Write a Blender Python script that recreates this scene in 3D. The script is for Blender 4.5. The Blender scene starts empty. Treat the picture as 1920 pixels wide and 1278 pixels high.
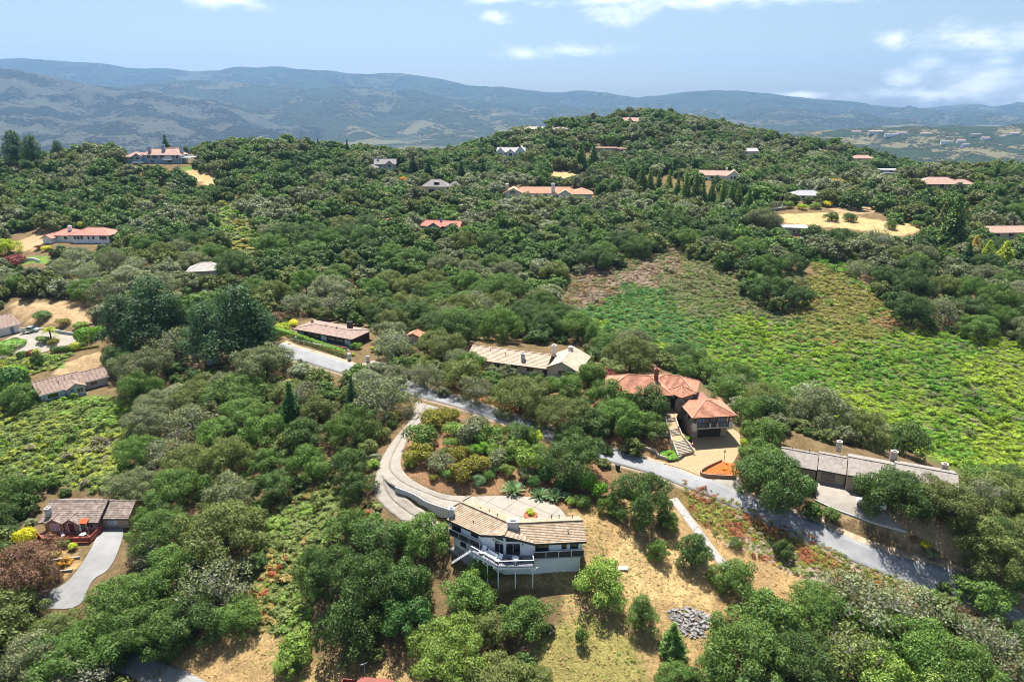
import bpy, math, random
import numpy as np
from mathutils import Vector, Matrix

# ------------------------------------------------------------------ camera, sky, sun, exposure
scn = bpy.context.scene
COL = scn.collection
F = 1300.0; CX, CY, HZ = 960.0, 639.0, 190.0          # pixel scale of the 1920 x 1278 photograph
PITCH = math.atan((CY - HZ) / F); CAM_Z = 65.0
cam_data = bpy.data.cameras.new('camera'); cam = bpy.data.objects.new('camera', cam_data); COL.objects.link(cam)
cam.location = (0, 0, CAM_Z); cam.rotation_euler = (math.pi / 2 - PITCH, 0, 0)
cam_data.sensor_width = 36.0; cam_data.lens = 36.0 * F / 1920.0
cam_data.clip_start = 0.5; cam_data.clip_end = 60000.0
scn.camera = cam
SUN_EL = math.radians(66.0); SUN_AZ = math.radians(-14.0)  # azimuth measured from +Y (away from the camera) towards +X
sun_dir = Vector((math.sin(SUN_AZ) * math.cos(SUN_EL), math.cos(SUN_AZ) * math.cos(SUN_EL), math.sin(SUN_EL)))
sun_data = bpy.data.lights.new('sun', 'SUN'); sun_data.energy = 5.0; sun_data.angle = math.radians(0.53)
sun_data.color = (1.0, 0.955, 0.88)
sun = bpy.data.objects.new('sun', sun_data); COL.objects.link(sun)
sun.rotation_euler = (-sun_dir).to_track_quat('-Z', 'Y').to_euler(); sun.location = (0, 0, 300)
scn.view_settings.view_transform = 'Standard'; scn.view_settings.look = 'None'
scn.view_settings.exposure = 1.2; scn.view_settings.gamma = 1.0
scn.render.engine = 'CYCLES'
cy = scn.cycles
cy.max_bounces = 5; cy.diffuse_bounces = 2; cy.glossy_bounces = 2; cy.transmission_bounces = 3; cy.volume_bounces = 0
cy.use_denoising = True; cy.denoiser = 'OPENIMAGEDENOISE'; cy.denoising_input_passes = 'RGB_ALBEDO_NORMAL'
cy.pixel_filter_type = 'BLACKMAN_HARRIS'; cy.filter_width = 1.0; cy.sample_clamp_indirect = 8.0; cy.caustics_reflective = False; cy.caustics_refractive = False

world = bpy.data.worlds.new('World'); scn.world = world; world.use_nodes = True
def N(nt, typ, **kw):
    n = nt.nodes.new(typ)
    for k, v in kw.items():
        if k == 'inp':
            for kk, vv in v.items(): n.inputs[kk].default_value = vv
        else: setattr(n, k, v)
    return n
def L(nt, a, b): nt.links.new(a, b)
def math_node(nt, op, a, b=None, c=None, clamp=False):
    n = nt.nodes.new('ShaderNodeMath'); n.operation = op; n.use_clamp = clamp
    for i, x in enumerate((a, b, c)):
        if x is None: continue
        if isinstance(x, (int, float)): n.inputs[i].default_value = x
        else: nt.links.new(x, n.inputs[i])
    return n.outputs[0]
def smooth(nt, x, lo, hi):
    n = nt.nodes.new('ShaderNodeMapRange'); n.interpolation_type = 'SMOOTHSTEP'
    nt.links.new(x, n.inputs[0]); n.inputs[1].default_value = lo; n.inputs[2].default_value = hi
    return n.outputs[0]
wt = world.node_tree; wt.nodes.clear()
sky = N(wt, 'ShaderNodeTexSky', sky_type='NISHITA', sun_disc=False)
sky.sun_elevation = SUN_EL; sky.sun_rotation = SUN_AZ
sky.altitude = 200.0; sky.air_density = 1.0; sky.dust_density = 1.2; sky.ozone_density = 0.8
tc = N(wt, 'ShaderNodeTexCoord'); sx = N(wt, 'ShaderNodeSeparateXYZ'); L(wt, tc.outputs['Generated'], sx.inputs[0])
az = math_node(wt, 'ARCTAN2', sx.outputs[0], sx.outputs[1]); el = math_node(wt, 'ARCSINE', sx.outputs[2])
cxyz = N(wt, 'ShaderNodeCombineXYZ'); L(wt, az, cxyz.inputs[0]); L(wt, math_node(wt, 'MULTIPLY', el, 2.2), cxyz.inputs[1])
nz = N(wt, 'ShaderNodeTexNoise', inp={'Scale': 22.0, 'Detail': 7.0, 'Roughness': 0.6}); L(wt, cxyz.outputs[0], nz.inputs['Vector'])
nzo = nz.outputs[0]
def pix_dir(u, v):
    a = (u - CX) / F; b = -(v - CY) / F
    d = Vector((a, math.cos(PITCH) + b * math.sin(PITCH), -math.sin(PITCH) + b * math.cos(PITCH))).normalized()
    return math.atan2(d.x, d.y), math.asin(d.z)
CLOUDS = [(435, 3, 75, 12), (1165, 20, 60, 20), (1160, 2, 130, 8), (1400, -2, 190, 12), (930, 31, 28, 12), (985, 100, 60, 12), (1100, 94, 60, 12), (1677, 74, 26, 18), (1738, 113, 38, 16),
          (1850, 78, 100, 24), (1870, 114, 30, 9), (1850, 160, 110, 30), (1740, 176, 170, 12), (1700, 150, 30, 18), (1500, 178, 60, 6), (925, 2, 50, 6)]
mask = None
for (u, v, su, sv) in CLOUDS:
    a0, e0 = pix_dir(u, v); sa = su / F * 1.15; se = sv / F * 1.25
    da = math_node(wt, 'MULTIPLY', math_node(wt, 'SUBTRACT', az, a0), 1 / sa); de = math_node(wt, 'MULTIPLY', math_node(wt, 'SUBTRACT', el, e0), 1 / se)
    d2 = math_node(wt, 'SQRT', math_node(wt, 'ADD', math_node(wt, 'MULTIPLY', da, da), math_node(wt, 'MULTIPLY', de, de)))
    m = math_node(wt, 'SUBTRACT', 1.0, d2)
    mask = m if mask is None else math_node(wt, 'MAXIMUM', mask, m)
mask = math_node(wt, 'ADD', mask, math_node(wt, 'MULTIPLY', math_node(wt, 'SUBTRACT', nzo, 0.5), 2.6))
c1 = smooth(wt, mask, -0.1, 1.7)
# the same scattered fair-weather clouds over the rest of the sky
nz2 = N(wt, 'ShaderNodeTexNoise', inp={'Scale': 5.0, 'Detail': 8.0, 'Roughness': 0.55}); L(wt, cxyz.outputs[0], nz2.inputs['Vector'])
outside = math_node(wt, 'MAXIMUM', smooth(wt, math_node(wt, 'ABSOLUTE', az), 0.72, 0.95), smooth(wt, el, 0.15, 0.3))
c2 = math_node(wt, 'MULTIPLY', smooth(wt, nz2.outputs[0], 0.56, 0.72), math_node(wt, 'MULTIPLY', outside, smooth(wt, el, 0.0, 0.06)))
cm = math_node(wt, 'MULTIPLY', math_node(wt, 'MAXIMUM', c1, c2), 0.85)
mixc = N(wt, 'ShaderNodeMixRGB'); L(wt, cm, mixc.inputs[0]); L(wt, sky.outputs[0], mixc.inputs[1]); mixc.inputs[2].default_value = (18.0, 17.2, 17.2, 1)
bg = N(wt, 'ShaderNodeBackground', inp={'Strength': 0.055}); L(wt, mixc.outputs[0], bg.inputs[0])
wo = N(wt, 'ShaderNodeOutputWorld'); L(wt, bg.outputs[0], wo.inputs[0])

# ------------------------------------------------------------------ helpers: noise, pixel <-> ground
rng = np.random.default_rng(7); random.seed(7)
def vnoise(x, y, seed=0):
    xi = np.floor(x).astype(np.int64); yi = np.floor(y).astype(np.int64); fx = x - xi; fy = y - yi
    fx = fx * fx * (3 - 2 * fx); fy = fy * fy * (3 - 2 * fy)
    def h(a, b):
        n = (a * 374761393 + b * 668265263 + seed * 974634777) & 0x7fffffff
        n = ((n ^ (n >> 13)) * 1274126177) & 0x7fffffff
        return ((n ^ (n >> 16)) & 0xffff) / 65535.0
    return (h(xi, yi) * (1 - fx) + h(xi + 1, yi) * fx) * (1 - fy) + (h(xi, yi + 1) * (1 - fx) + h(xi + 1, yi + 1) * fx) * fy
def fbm(x, y, oct=4, seed=0, ridged=False):
    s = 0.0; a = 0.5; t = 0.0
    for o in range(oct):
        n = vnoise(x * 2**o + 17.3 * o, y * 2**o - 9.1 * o, seed + o)
        if ridged: n = 1 - np.abs(2 * n - 1)
        s = s + a * n; t += a; a *= 0.5
    return s / t
CP, SP = math.cos(PITCH), math.sin(PITCH); CAM = np.array([0, 0, CAM_Z])
def ray(u, v):
    a = (np.asarray(u, float) - CX) / F; b = -(np.asarray(v, float) - CY) / F
    return np.stack([a + 0 * b, CP + b * SP + 0 * a, -SP + b * CP + 0 * a], -1)
def proj(P):
    q = np.asarray(P, float) - CAM; z = q[..., 1] * CP - q[..., 2] * SP; y = q[..., 1] * SP + q[..., 2] * CP
    return CX + F * q[..., 0] / z, CY - F * y / z, z

# survey points of the ground: pixel + height, pixel + distance, plain positions behind the hills
AZ = [(970,1060,-3),(1000,945,.5),(900,945,0),(730,900,1.5),(800,755,4),(570,668,5),(625,640,6),(980,675,4.5),(960,790,3),(1150,862,0),(1300,900,-1),
(1500,980,-5),(1700,1075,-9),(1800,1110,-11),(1330,845,.5),(1230,760,4),(1620,890,-1),(1590,935,-2.2),(1250,1060,-4.5),(1300,1170,-7),(1330,1270,-9.5),(1600,1150,-9),
(1900,1270,-13),(1100,1200,-6.5),(1050,1270,-8.5),(800,1270,-10),(850,1060,-4),(700,1050,-5),(700,1200,-9.5),(550,1000,-6),(480,1200,-12),(300,1250,-15),
(150,1030,-11),(200,970,-10),(100,1130,-13),(0,1270,-17),(650,850,-1),(500,850,-4),(300,850,-7),(100,820,-7),(130,755,-5),(60,640,-1),(390,680,-1),(300,600,2),(480,720,0),
(1300,680,-5),(1400,740,-9),(1600,780,-11),(1750,850,-14),(1900,900,-17),(1900,750,-10),(1900,640,-3),(1600,650,-4),(1500,560,2),(1700,600,-1),(1900,600,0),(1850,980,-9),(1900,1100,-12),(750,700,5),(1100,720,5)]
AD = [(700,585,225),(700,480,270),(830,440,305),(1000,480,275),(900,560,235),(1030,385,365),(1150,500,265),(1050,560,235),(1200,600,217),(1550,490,265),(1750,480,275),(1900,500,265),
(1490,435,300),(1550,415,312),(1690,425,305),(1870,440,300),(1770,355,370),(1880,350,370),(1850,330,400),(1300,420,320),(1300,360,385),(1350,335,420),(1170,330,430),(1070,320,440),
(960,295,480),(1145,285,510),(1020,245,580),(1180,235,600),(1170,228,640),(1370,240,620),(1480,270,600),(1560,285,620),(1620,300,630),(1700,325,600),(1665,332,520),(1780,340,560),(1600,340,450),
(300,315,400),(400,290,430),(100,300,430),(0,320,420),(200,300,425),(600,290,470),(720,318,430),(780,305,480),(850,300,500),(920,280,520),(820,362,380),(430,330,390),(430,420,312),(440,490,270),(550,420,320),(600,350,370),
(140,455,280),(60,480,270),(250,400,330),(100,370,360),(50,540,235),(250,520,240),(380,530,235)]
AX = [(-250,560,-5),(0,640,-10),(-120,600,-5),(-300,700,-70),(0,780,-70),(300,760,-70),(100,900,-90),(-100,900,-100),(60,740,20),(170,730,15),(-420,560,-20),(400,420,10),(480,760,-80),(-400,700,-90)]
pts = []
for u, v, z in AZ:
    r = ray(u, v); pts.append(CAM + r * ((z - CAM_Z) / r[2]))
for u, v, d in AD:
    r = ray(u, v); pts.append(CAM + r * d / np.linalg.norm(ray(960, v)))
for p in AX: pts.append(np.array(p, float))
pts = np.array(pts); _xy = pts[:, :2] / 100.0; _n = len(_xy)
def _U(r2): return np.where(r2 > 1e-9, r2 * np.log(np.maximum(r2, 1e-9)), 0.0) * 0.5
_A = np.zeros((_n + 3, _n + 3)); _A[:_n, :_n] = _U(((_xy[:, None] - _xy[None])**2).sum(-1)) + np.eye(_n) * 0.003
_P = np.c_[np.ones(_n), _xy]; _A[:_n, _n:] = _P; _A[_n:, :_n] = _P.T
_W = np.linalg.solve(_A, np.r_[pts[:, 2], 0, 0, 0])
GX0, GX1, GY0, GY1, GS = -560.0, 560.0, 10.0, 910.0, 2.0
gx = np.arange(GX0, GX1 + 1, GS); gy = np.arange(GY0, GY1 + 1, GS)
GXX, GYY = np.meshgrid(gx, gy)
_q = np.c_[GXX.ravel(), GYY.ravel()] / 100.0; _o = np.empty(len(_q))
for i in range(0, len(_q), 20000):
    c = _q[i:i + 20000]; _o[i:i + 20000] = _U(((c[:, None] - _xy[None])**2).sum(-1)) @ _W[:_n] + _W[_n] + c @ _W[_n + 1:]
GZ = _o.reshape(GXX.shape)
_far = np.clip((GYY - 230) / 150, 0, 1)
GZ += (fbm(GXX / 55, GYY / 55, 4, 3) - 0.5) * 11 * _far
_edge = np.clip((GYY - 800) / 100, 0, 1)**2
GZ = GZ * (1 - _edge) + (-172) * _edge
def height(x, y):
    x = np.asarray(x, float); y = np.asarray(y, float)
    fx = np.clip((x - GX0) / GS, 0, len(gx) - 1.001); fy = np.clip((y - GY0) / GS, 0, len(gy) - 1.001)
    i = fx.astype(int); j = fy.astype(int); a = fx - i; b = fy - j
    return (GZ[j, i] * (1 - a) + GZ[j, i + 1] * a) * (1 - b) + (GZ[j + 1, i] * (1 - a) + GZ[j + 1, i + 1] * a) * b
def ground(u, v, h=0.0):
    """the ground point (or the point h above the ground) seen at a pixel of the photograph"""
    r = ray(u, v); t = np.linspace(60, 900, 4201); P = CAM + t[:, None] * r
    below = P[:, 2] < height(P[:, 0], P[:, 1]) + h
    k = int(np.argmax(below)) if below.any() else len(t) - 1
    lo, hi = t[max(k - 1, 0)], t[k]
    for _ in range(12):
        m = 0.5 * (lo + hi); p = CAM + m * r
        if p[2] < height(p[0], p[1]) + h: hi = m
        else: lo = m
    p = CAM + hi * r
    return Vector((p[0], p[1], float(height(p[0], p[1]))))
def at_z(u, v, z):
    r = ray(u, v); p = CAM + r * ((z - CAM_Z) / r[2]); return Vector(p)
def flatten(poly, z, blend=6.0):
    """level the ground inside a world polygon to height z (a number or a function), easing out over blend metres"""
    global GZ
    poly = np.array([(p[0], p[1]) for p in poly])
    x0, y0 = poly.min(0) - blend; x1, y1 = poly.max(0) + blend
    sel = (GXX >= x0) & (GXX <= x1) & (GYY >= y0) & (GYY <= y1)
    X = GXX[sel]; Y = GYY[sel]
    d = np.where(in_poly(X, Y, poly), 0.0, poly_dist(X, Y, poly))
    w = np.clip(1 - d / blend, 0, 1); w = w * w * (3 - 2 * w)
    zz = z(X, Y) if callable(z) else z
    GZ[sel] = GZ[sel] * (1 - w) + zz * w
def in_poly(x, y, poly):
    x = np.asarray(x, float); y = np.asarray(y, float); c = np.zeros(x.shape, bool); n = len(poly); j = n - 1
    for i in range(n):
        xi, yi = poly[i][0], poly[i][1]; xj, yj = poly[j][0], poly[j][1]
        cond = ((yi > y) != (yj > y)) & (x < (xj - xi) * (y - yi) / ((yj - yi) or 1e-12) + xi)
        c ^= cond; j = i
    return c
def poly_dist(x, y, poly):
    d = np.full(np.shape(x), 1e9); n = len(poly)
    for i in range(n):
        a = np.array(poly[i][:2], float); b = np.array(poly[(i + 1) % n][:2], float); ab = b - a; L2 = max(ab @ ab, 1e-9)
        t = np.clip(((x - a[0]) * ab[0] + (y - a[1]) * ab[1]) / L2, 0, 1)
        d = np.minimum(d, np.hypot(x - a[0] - t * ab[0], y - a[1] - t * ab[1]))
    return d

# ------------------------------------------------------------------ helpers: materials and meshes
MATS = {}
def mat_basic(name, col, rough=0.7, noise=0.0, scale=3.0, bump=0.0, spec=0.3, metal=0.0, col2=None, detail=5.0):
    if name in MATS: return MATS[name]
    m = bpy.data.materials.new(name); m.use_nodes = True; nt = m.node_tree; b = nt.nodes['Principled BSDF']
    b.inputs['Roughness'].default_value = rough; b.inputs['Specular IOR Level'].default_value = spec; b.inputs['Metallic'].default_value = metal
    if noise or col2 or bump:
        tcn = N(nt, 'ShaderNodeTexCoord'); n = N(nt, 'ShaderNodeTexNoise', inp={'Scale': scale, 'Detail': detail, 'Roughness': 0.65}); L(nt, tcn.outputs['Object'], n.inputs['Vector'])
        rp = N(nt, 'ShaderNodeValToRGB'); L(nt, n.outputs[0], rp.inputs[0])
        c2 = col2 or tuple(c * (1 + noise) for c in col); c1 = col if col2 else tuple(c * (1 - noise) for c in col)
        rp.color_ramp.elements[0].position = 0.32; rp.color_ramp.elements[1].position = 0.68
        rp.color_ramp.elements[0].color = (*c1, 1); rp.color_ramp.elements[1].color = (*c2, 1)
        L(nt, rp.outputs[0], b.inputs['Base Color'])
        if bump:
            bp = N(nt, 'ShaderNodeBump', inp={'Strength': 0.6, 'Distance': bump}); L(nt, n.outputs[0], bp.inputs['Height']); L(nt, bp.outputs[0], b.inputs['Normal'])
    else: b.inputs['Base Color'].default_value = (*col, 1)
    MATS[name] = m; return m
def mesh_np(name, verts, faces, mat, parent=None, attrs=None, smooth=False):
    """link one mesh object from numpy arrays: faces is (n,3) or (n,4)"""
    verts = np.asarray(verts, np.float32); faces = np.asarray(faces, np.int32); k = faces.shape[1]
    me = bpy.data.meshes.new(name); me.vertices.add(len(verts)); me.vertices.foreach_set('co', verts.ravel())
    me.loops.add(faces.size); me.loops.foreach_set('vertex_index', faces.ravel())
    me.polygons.add(len(faces)); me.polygons.foreach_set('loop_start', np.arange(0, faces.size, k, dtype=np.int32))
    if smooth: me.polygons.foreach_set('use_smooth', np.ones(len(faces), bool))
    for an, av in (attrs or {}).items():
        at = me.attributes.new(an, 'FLOAT_COLOR', 'POINT'); at.data.foreach_set('color', np.asarray(av, np.float32).ravel())
    me.update(calc_edges=True)
    if mat: me.materials.append(mat)
    o = bpy.data.objects.new(name, me); COL.objects.link(o)
    if parent: o.parent = parent
    return o
XF = [None]      # an extra turn and shift for wings that stand askew on their house
class MB:
    """collects boxes, prisms and bars; build() links them as one mesh object"""
    def __init__(s): s.v = []; s.f = []
    def poly(s, P):
        b = len(s.v); s.v += [tuple(p) for p in P]; s.f.append(tuple(range(b, b + len(P))))
    def solid(s, bottom, top):
        n = len(bottom); b = len(s.v); s.v += [tuple(p) for p in bottom] + [tuple(p) for p in top]
        s.f.append(tuple(range(b + n - 1, b - 1, -1))); s.f.append(tuple(range(b + n, b + 2 * n)))
        for i in range(n): j = (i + 1) % n; s.f.append((b + i, b + j, b + n + j, b + n + i))
    def box(s, x0, x1, y0, y1, z0, z1):
        s.solid([(x0, y0, z0), (x1, y0, z0), (x1, y1, z0), (x0, y1, z0)], [(x0, y0, z1), (x1, y0, z1), (x1, y1, z1), (x0, y1, z1)]); return s
    def bar(s, a, b, w, h=None):
        a = Vector(a); b = Vector(b); h = h or w; d = (b - a).normalized(); up = Vector((0, 0, 1)) if abs(d.z) < 0.95 else Vector((0, 1, 0))
        r = d.cross(up).normalized() * w * 0.5; t = r.cross(d).normalized() * h * 0.5
        s.solid([a - r - t, a + r - t, a + r + t, a - r + t], [b - r - t, b + r - t, b + r + t, b - r + t]); return s
    def tube(s, P, R, n=6):
        rings = []
        for i, p in enumerate(P):
            p = Vector(p); d = (Vector(P[min(i + 1, len(P) - 1)]) - Vector(P[max(i - 1, 0)])).normalized()
            up = Vector((0, 0, 1)) if abs(d.z) < 0.9 else Vector((0, 1, 0)); r = d.cross(up).normalized(); t = r.cross(d)
            b = len(s.v); s.v += [tuple(p + (r * math.cos(k * 2 * math.pi / n) + t * math.sin(k * 2 * math.pi / n)) * R[i]) for k in range(n)]; rings.append(b)
        for a, b in zip(rings, rings[1:]):
            for k in range(n): s.f.append((a + k, a + (k + 1) % n, b + (k + 1) % n, b + k))
        s.f.append(tuple(range(rings[-1], rings[-1] + n))); return s
    def lathe(s, prof, c=(0, 0, 0), n=12):
        b = len(s.v)
        for r, z in prof: s.v += [(c[0] + r * math.cos(k * 2 * math.pi / n), c[1] + r * math.sin(k * 2 * math.pi / n), c[2] + z) for k in range(n)]
        for i in range(len(prof) - 1):
            for k in range(n): s.f.append((b + i * n + k, b + i * n + (k + 1) % n, b + (i + 1) * n + (k + 1) % n, b + (i + 1) * n + k))
        s.f.append(tuple(range(b + (len(prof) - 1) * n, b + len(prof) * n))); return s
    def build(s, name, mat, parent=None):
        me = bpy.data.meshes.new(name); me.from_pydata(s.v, [], s.f); me.update()
        if XF[0] is not None: me.transform(XF[0])
        me.materials.append(mat); o = bpy.data.objects.new(name, me); COL.objects.link(o)
        if parent: o.parent = parent
        return o
def tag(o, label=None, cat=None, group=None, kind=None):
    if label: o['label'] = label
    if cat: o['category'] = cat
    if group: o['group'] = group
    if kind: o['kind'] = kind
    return o
def empty(name, loc, rz=0.0, label=None, cat=None, group=None):
    o = bpy.data.objects.new(name, None); COL.objects.link(o); o.location = loc; o.rotation_euler = (0, 0, rz); o.empty_display_size = 0.2
    return tag(o, label, cat, group)

# ------------------------------------------------------------------ levelled pads for the houses (pixel of the pad centre, half sizes, yaw)
PADS = {}; PADPOLY = []
def pad_world(key, x, y, z, yaw, w, depth, blend=7.0):
    """level ground for a house whose front wall is centred on (x, y), w wide and depth deep behind it"""
    c, s = math.cos(math.radians(yaw)), math.sin(math.radians(yaw))
    poly = [(x + c * a - s * b, y + s * a + c * b) for a, b in ((-w / 2 - 1, -1.5), (w / 2 + 1, -1.5), (w / 2 + 1, depth + 1), (-w / 2 - 1, depth + 1))]
    flatten(poly, z, blend); PADS[key] = (Vector((x, y, z)), math.radians(yaw)); PADPOLY.append(poly)
HSPEC = {   # far houses: pixel of the foot of the front wall, yaw in degrees, width, depth
    'pink_villa': (150, 456, -3, 26, 10), 'ridge_blue': (300, 307, -3, 32, 10), 'grey_gables': (716, 322, 5, 16, 9), 'dormer': (818, 363, -6, 16, 9),
    'mansion': (1028, 377, -2, 44, 14), 'blue_gables': (826, 437, -10, 17, 9), 'white_gables': (957, 296, -6, 20, 10), 'cream_far': (1348, 339, -14, 24, 10), 'flat_far': (1145, 287, -3, 22, 8),
    'hilltop_long': (1020, 250, 2, 30, 9), 'hilltop_peak': (1181, 234, 0, 16, 9), 'small_pink': (1491, 441, -10, 10, 8), 'right_pink': (1768, 356, -4, 28, 12), 'edge_pink': (1890, 447, 4, 26, 10),
    'grey_far': (1664, 331, -6, 18, 9), 'garden_white': (1516, 376, -6, 15, 8), 'slope_pink': (1618, 303, -6, 18, 8), 'white_far': (1404, 290, 6, 14, 8), 'hidden_grey': (384, 522, 14, 11, 8),
}
for k, (u, v, yw, w_, dp_) in HSPEC.items():
    g = ground(u, v); pad_world(k, g.x, g.y, g.z, yw, w_, dp_)
pad_world('bungalow', -110.0, 161.5, -5.0, 47, 16, 9); pad_world('brown_modern', -49.0, 169.5, 6.0, -26.7, 19, 8); pad_world('tan_long', -1.5, 152.5, 4.6, -20, 20, 8); pad_world('tan_wing', 12.0, 150.0, 4.6, -20, 9, 10)
pad_world('left_edge', -152.5, 194.0, -1.0, 60, 14, 9); pad_world('red_deck', -80.0, 110.8, -10.9, 0, 17, 7); pad_world('villa', 29.5, 134.5, 4.3, -6, 20, 8, 4.0); pad_world('villa_garage', 39.9, 126.7, 0.5, 7, 7, 5, 3.0)
pad_world('long_house', 62.5, 109.8, -1.4, -24.5, 30, 7, 10.0)
# main house terrace: the parking court behind the white house
COURT_PX = [(850, 951), (880, 931), (957, 929), (1032, 942), (1061, 967), (1061, 980), (960, 975), (870, 975)]
flatten([at_z(u, v, 0.25) for u, v in COURT_PX], 0.2, 5.0)
flatten([at_z(u, v, 0.5) for u, v in [(1225, 862), (1297, 838), (1298, 815), (1372, 800), (1392, 830), (1385, 860), (1316, 888)]],
        lambda X, Y: np.clip(-1.0 + (Y - 112) * 0.115, -1.0, 0.6), 5.0)

# the upper drive keeps its height; the lower drive beside it is cut down into the slope
def catmull(P, n=8):
    P = [np.array(p, float) for p in P]; out = []
    for i in range(len(P) - 1):
        a, b, c, d = P[max(i - 1, 0)], P[i], P[i + 1], P[min(i + 2, len(P) - 1)]
        for k in range(n):
            t = k / n; out.append(0.5 * ((2 * b) + (-a + c) * t + (2 * a - 5 * b + 4 * c - d) * t * t + (-a + 3 * b - 3 * c + d) * t**3))
    out.append(P[-1]); return np.array(out)
DV = [((779, 752), (824, 765)), ((776, 772), (802, 781)), ((762, 797), (782, 800)), ((742, 820), (769, 817)), ((722, 848), (756, 846)), ((708, 880), (752, 872)), ((722, 900), (764, 892)), ((742, 913), (790, 910)), ((777, 927), (822, 924)), ((803, 942), (852, 930)), ((841, 955), (884, 930))]
LV = [((708, 880), (726, 903)), ((702, 905), (740, 915)), ((704, 930), (757, 930)), ((722, 952), (782, 950)), ((750, 975), (815, 972)), ((780, 1000), (845, 995))]
DL = catmull([ground(*a) for a, b in DV], 6); DR = catmull([ground(*b) for a, b in DV], 6)
_l0 = ground(712, 895); _l1 = at_z(815, 985, -2.4)
_low = [ground(715, 905), ground(704, 930), ground(722, 955), at_z(780, 1005, -2), at_z(848, 1000, -2.4), at_z(838, 972, -2.2), at_z(800, 955, -1.2), at_z(770, 936, 0)]
flatten(_low, lambda X, Y: np.interp(Y, [_l1.y, _l0.y - 1], [-2.4, _l0.z - .3]), 1.6)

# ------------------------------------------------------------------ ground colours
COLS = {'soil': (.25, .145, .075), 'litter': (.17, .12, .06), 'dry': (.37, .25, .115), 'straw': (.45, .32, .15), 'tan': (.40, .28, .155), 'orange': (.36, .15, .05), 'iceplant': (.20, .14, .05), 'scrub': (.125, .15, .04),
        'deadscrub': (.23, .16, .11), 'lawn': (.13, .22, .04), 'grit': (.34, .27, .21), 'mulch': (.45, .12, .03), 'weeds': (.28, .24, .08)}
ZONES = [  # pixel polygons on the photograph, later ones on top
    ('soil', [(780, 690), (900, 700), (1100, 740), (1250, 800), (1260, 870), (1160, 862), (1030, 820), (900, 770), (790, 745)]),
    ('orange', [(875, 735), (960, 760), (1060, 800), (1040, 815), (930, 772), (860, 750)]),
    ('soil', [(755, 800), (830, 768), (1030, 830), (1150, 880), (1180, 960), (1060, 950), (960, 929), (850, 929), (770, 895), (750, 860)]),
    ('dry', [(1070, 960), (1180, 920), (1270, 950), (1350, 990), (1500, 1060), (1560, 1110), (1480, 1140), (1360, 1140), (1350, 1300), (960, 1300), (960, 1220), (1060, 1180), (1040, 1100), (930, 1100), (900, 1085), (1000, 1075), (1100, 1060)]),
    ('straw', [(1180, 1000), (1320, 1060), (1340, 1150), (1200, 1120), (1130, 1060)]),
    ('weeds', [(1000, 1180), (1100, 1150), (1200, 1200), (1220, 1300), (980, 1300)]),
    ('dry', [(280, 1225), (400, 1160), (520, 1175), (560, 1225), (680, 1250), (780, 1235), (790, 1300), (330, 1300)]),
    ('iceplant', [(1265, 905), (1330, 925), (1400, 955), (1560, 1020), (1720, 1085), (1660, 1110), (1500, 1075), (1400, 1030), (1290, 970)]),
    ('grit', [(1400, 1010), (1500, 1055), (1570, 1090), (1530, 1100), (1440, 1050), (1360, 1010)]),
    ('tan', [(1520, 960), (1640, 985), (1760, 1060), (1860, 1110), (1940, 1160), (1940, 1060), (1800, 1000), (1700, 960), (1600, 930)]),
    ('grit', [(1840, 1110), (1960, 1170), (1960, 1200), (1820, 1140)]),
    ('tan', [(110, 685), (215, 650), (215, 700), (150, 705), (100, 700)]), ('tan', [(20, 565), (160, 570), (170, 610), (60, 605), (20, 600)]), ('tan', [(345, 665), (380, 660), (385, 690), (350, 690)]),
    ('tan', [(0, 815), (40, 800), (50, 830), (0, 850)]),
    ('straw', [(1030, 325), (1060, 318), (1100, 325), (1095, 336), (1050, 338), (1025, 334)]), ('tan', [(1055, 302), (1075, 305), (1085, 322), (1060, 322)]),
    ('straw', [(1455, 402), (1560, 398), (1640, 412), (1760, 425), (1690, 442), (1600, 430), (1480, 418)]), ('tan', [(1560, 382), (1640, 385), (1690, 395), (1600, 402), (1560, 396)]),
    ('straw', [(335, 312), (385, 314), (412, 330), (408, 350), (380, 345), (350, 325)]), ('lawn', [(335, 312), (368, 312), (372, 318), (340, 320)]),
    ('tan', [(1530, 275), (1560, 280), (1590, 292), (1570, 293), (1540, 286)]), ('tan', [(1680, 310), (1720, 310), (1740, 318), (1700, 318)]),
    ('tan', [(1595, 500), (1620, 520), (1640, 560), (1615, 560), (1600, 530)]), ('tan', [(0, 470), (60, 440), (100, 420), (130, 430), (60, 470)]), ('lawn', [(40, 482), (95, 478), (95, 492), (45, 495)]),
    ('deadscrub', [(1010, 590), (1090, 490), (1250, 470), (1250, 540), (1100, 570), (1050, 600)]),
    ('scrub', [(1080, 590), (1130, 550), (1260, 540), (1480, 600), (1720, 620), (2100, 640), (2100, 980), (1920, 940), (1600, 800), (1330, 690), (1150, 640)]),
    ('scrub', [(380, 370), (480, 370), (525, 440), (525, 500), (470, 505), (390, 470)]), ('scrub', [(-80, 740), (210, 740), (280, 770), (270, 840), (180, 920), (-80, 900)]),
    ('scrub', [(470, 970), (610, 900), (690, 950), (610, 1010), (600, 1090), (570, 1190), (440, 1180), (480, 1060)]),
    ('lawn', [(0, 650), (110, 665), (120, 690), (0, 700)]), ('dry', [(70, 1030), (120, 1030), (150, 1060), (110, 1090), (70, 1080)]),
    ('mulch', [(1316, 886), (1353, 867), (1378, 872), (1376, 893), (1318, 892)]),
]
XN, YN = [], []
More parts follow.
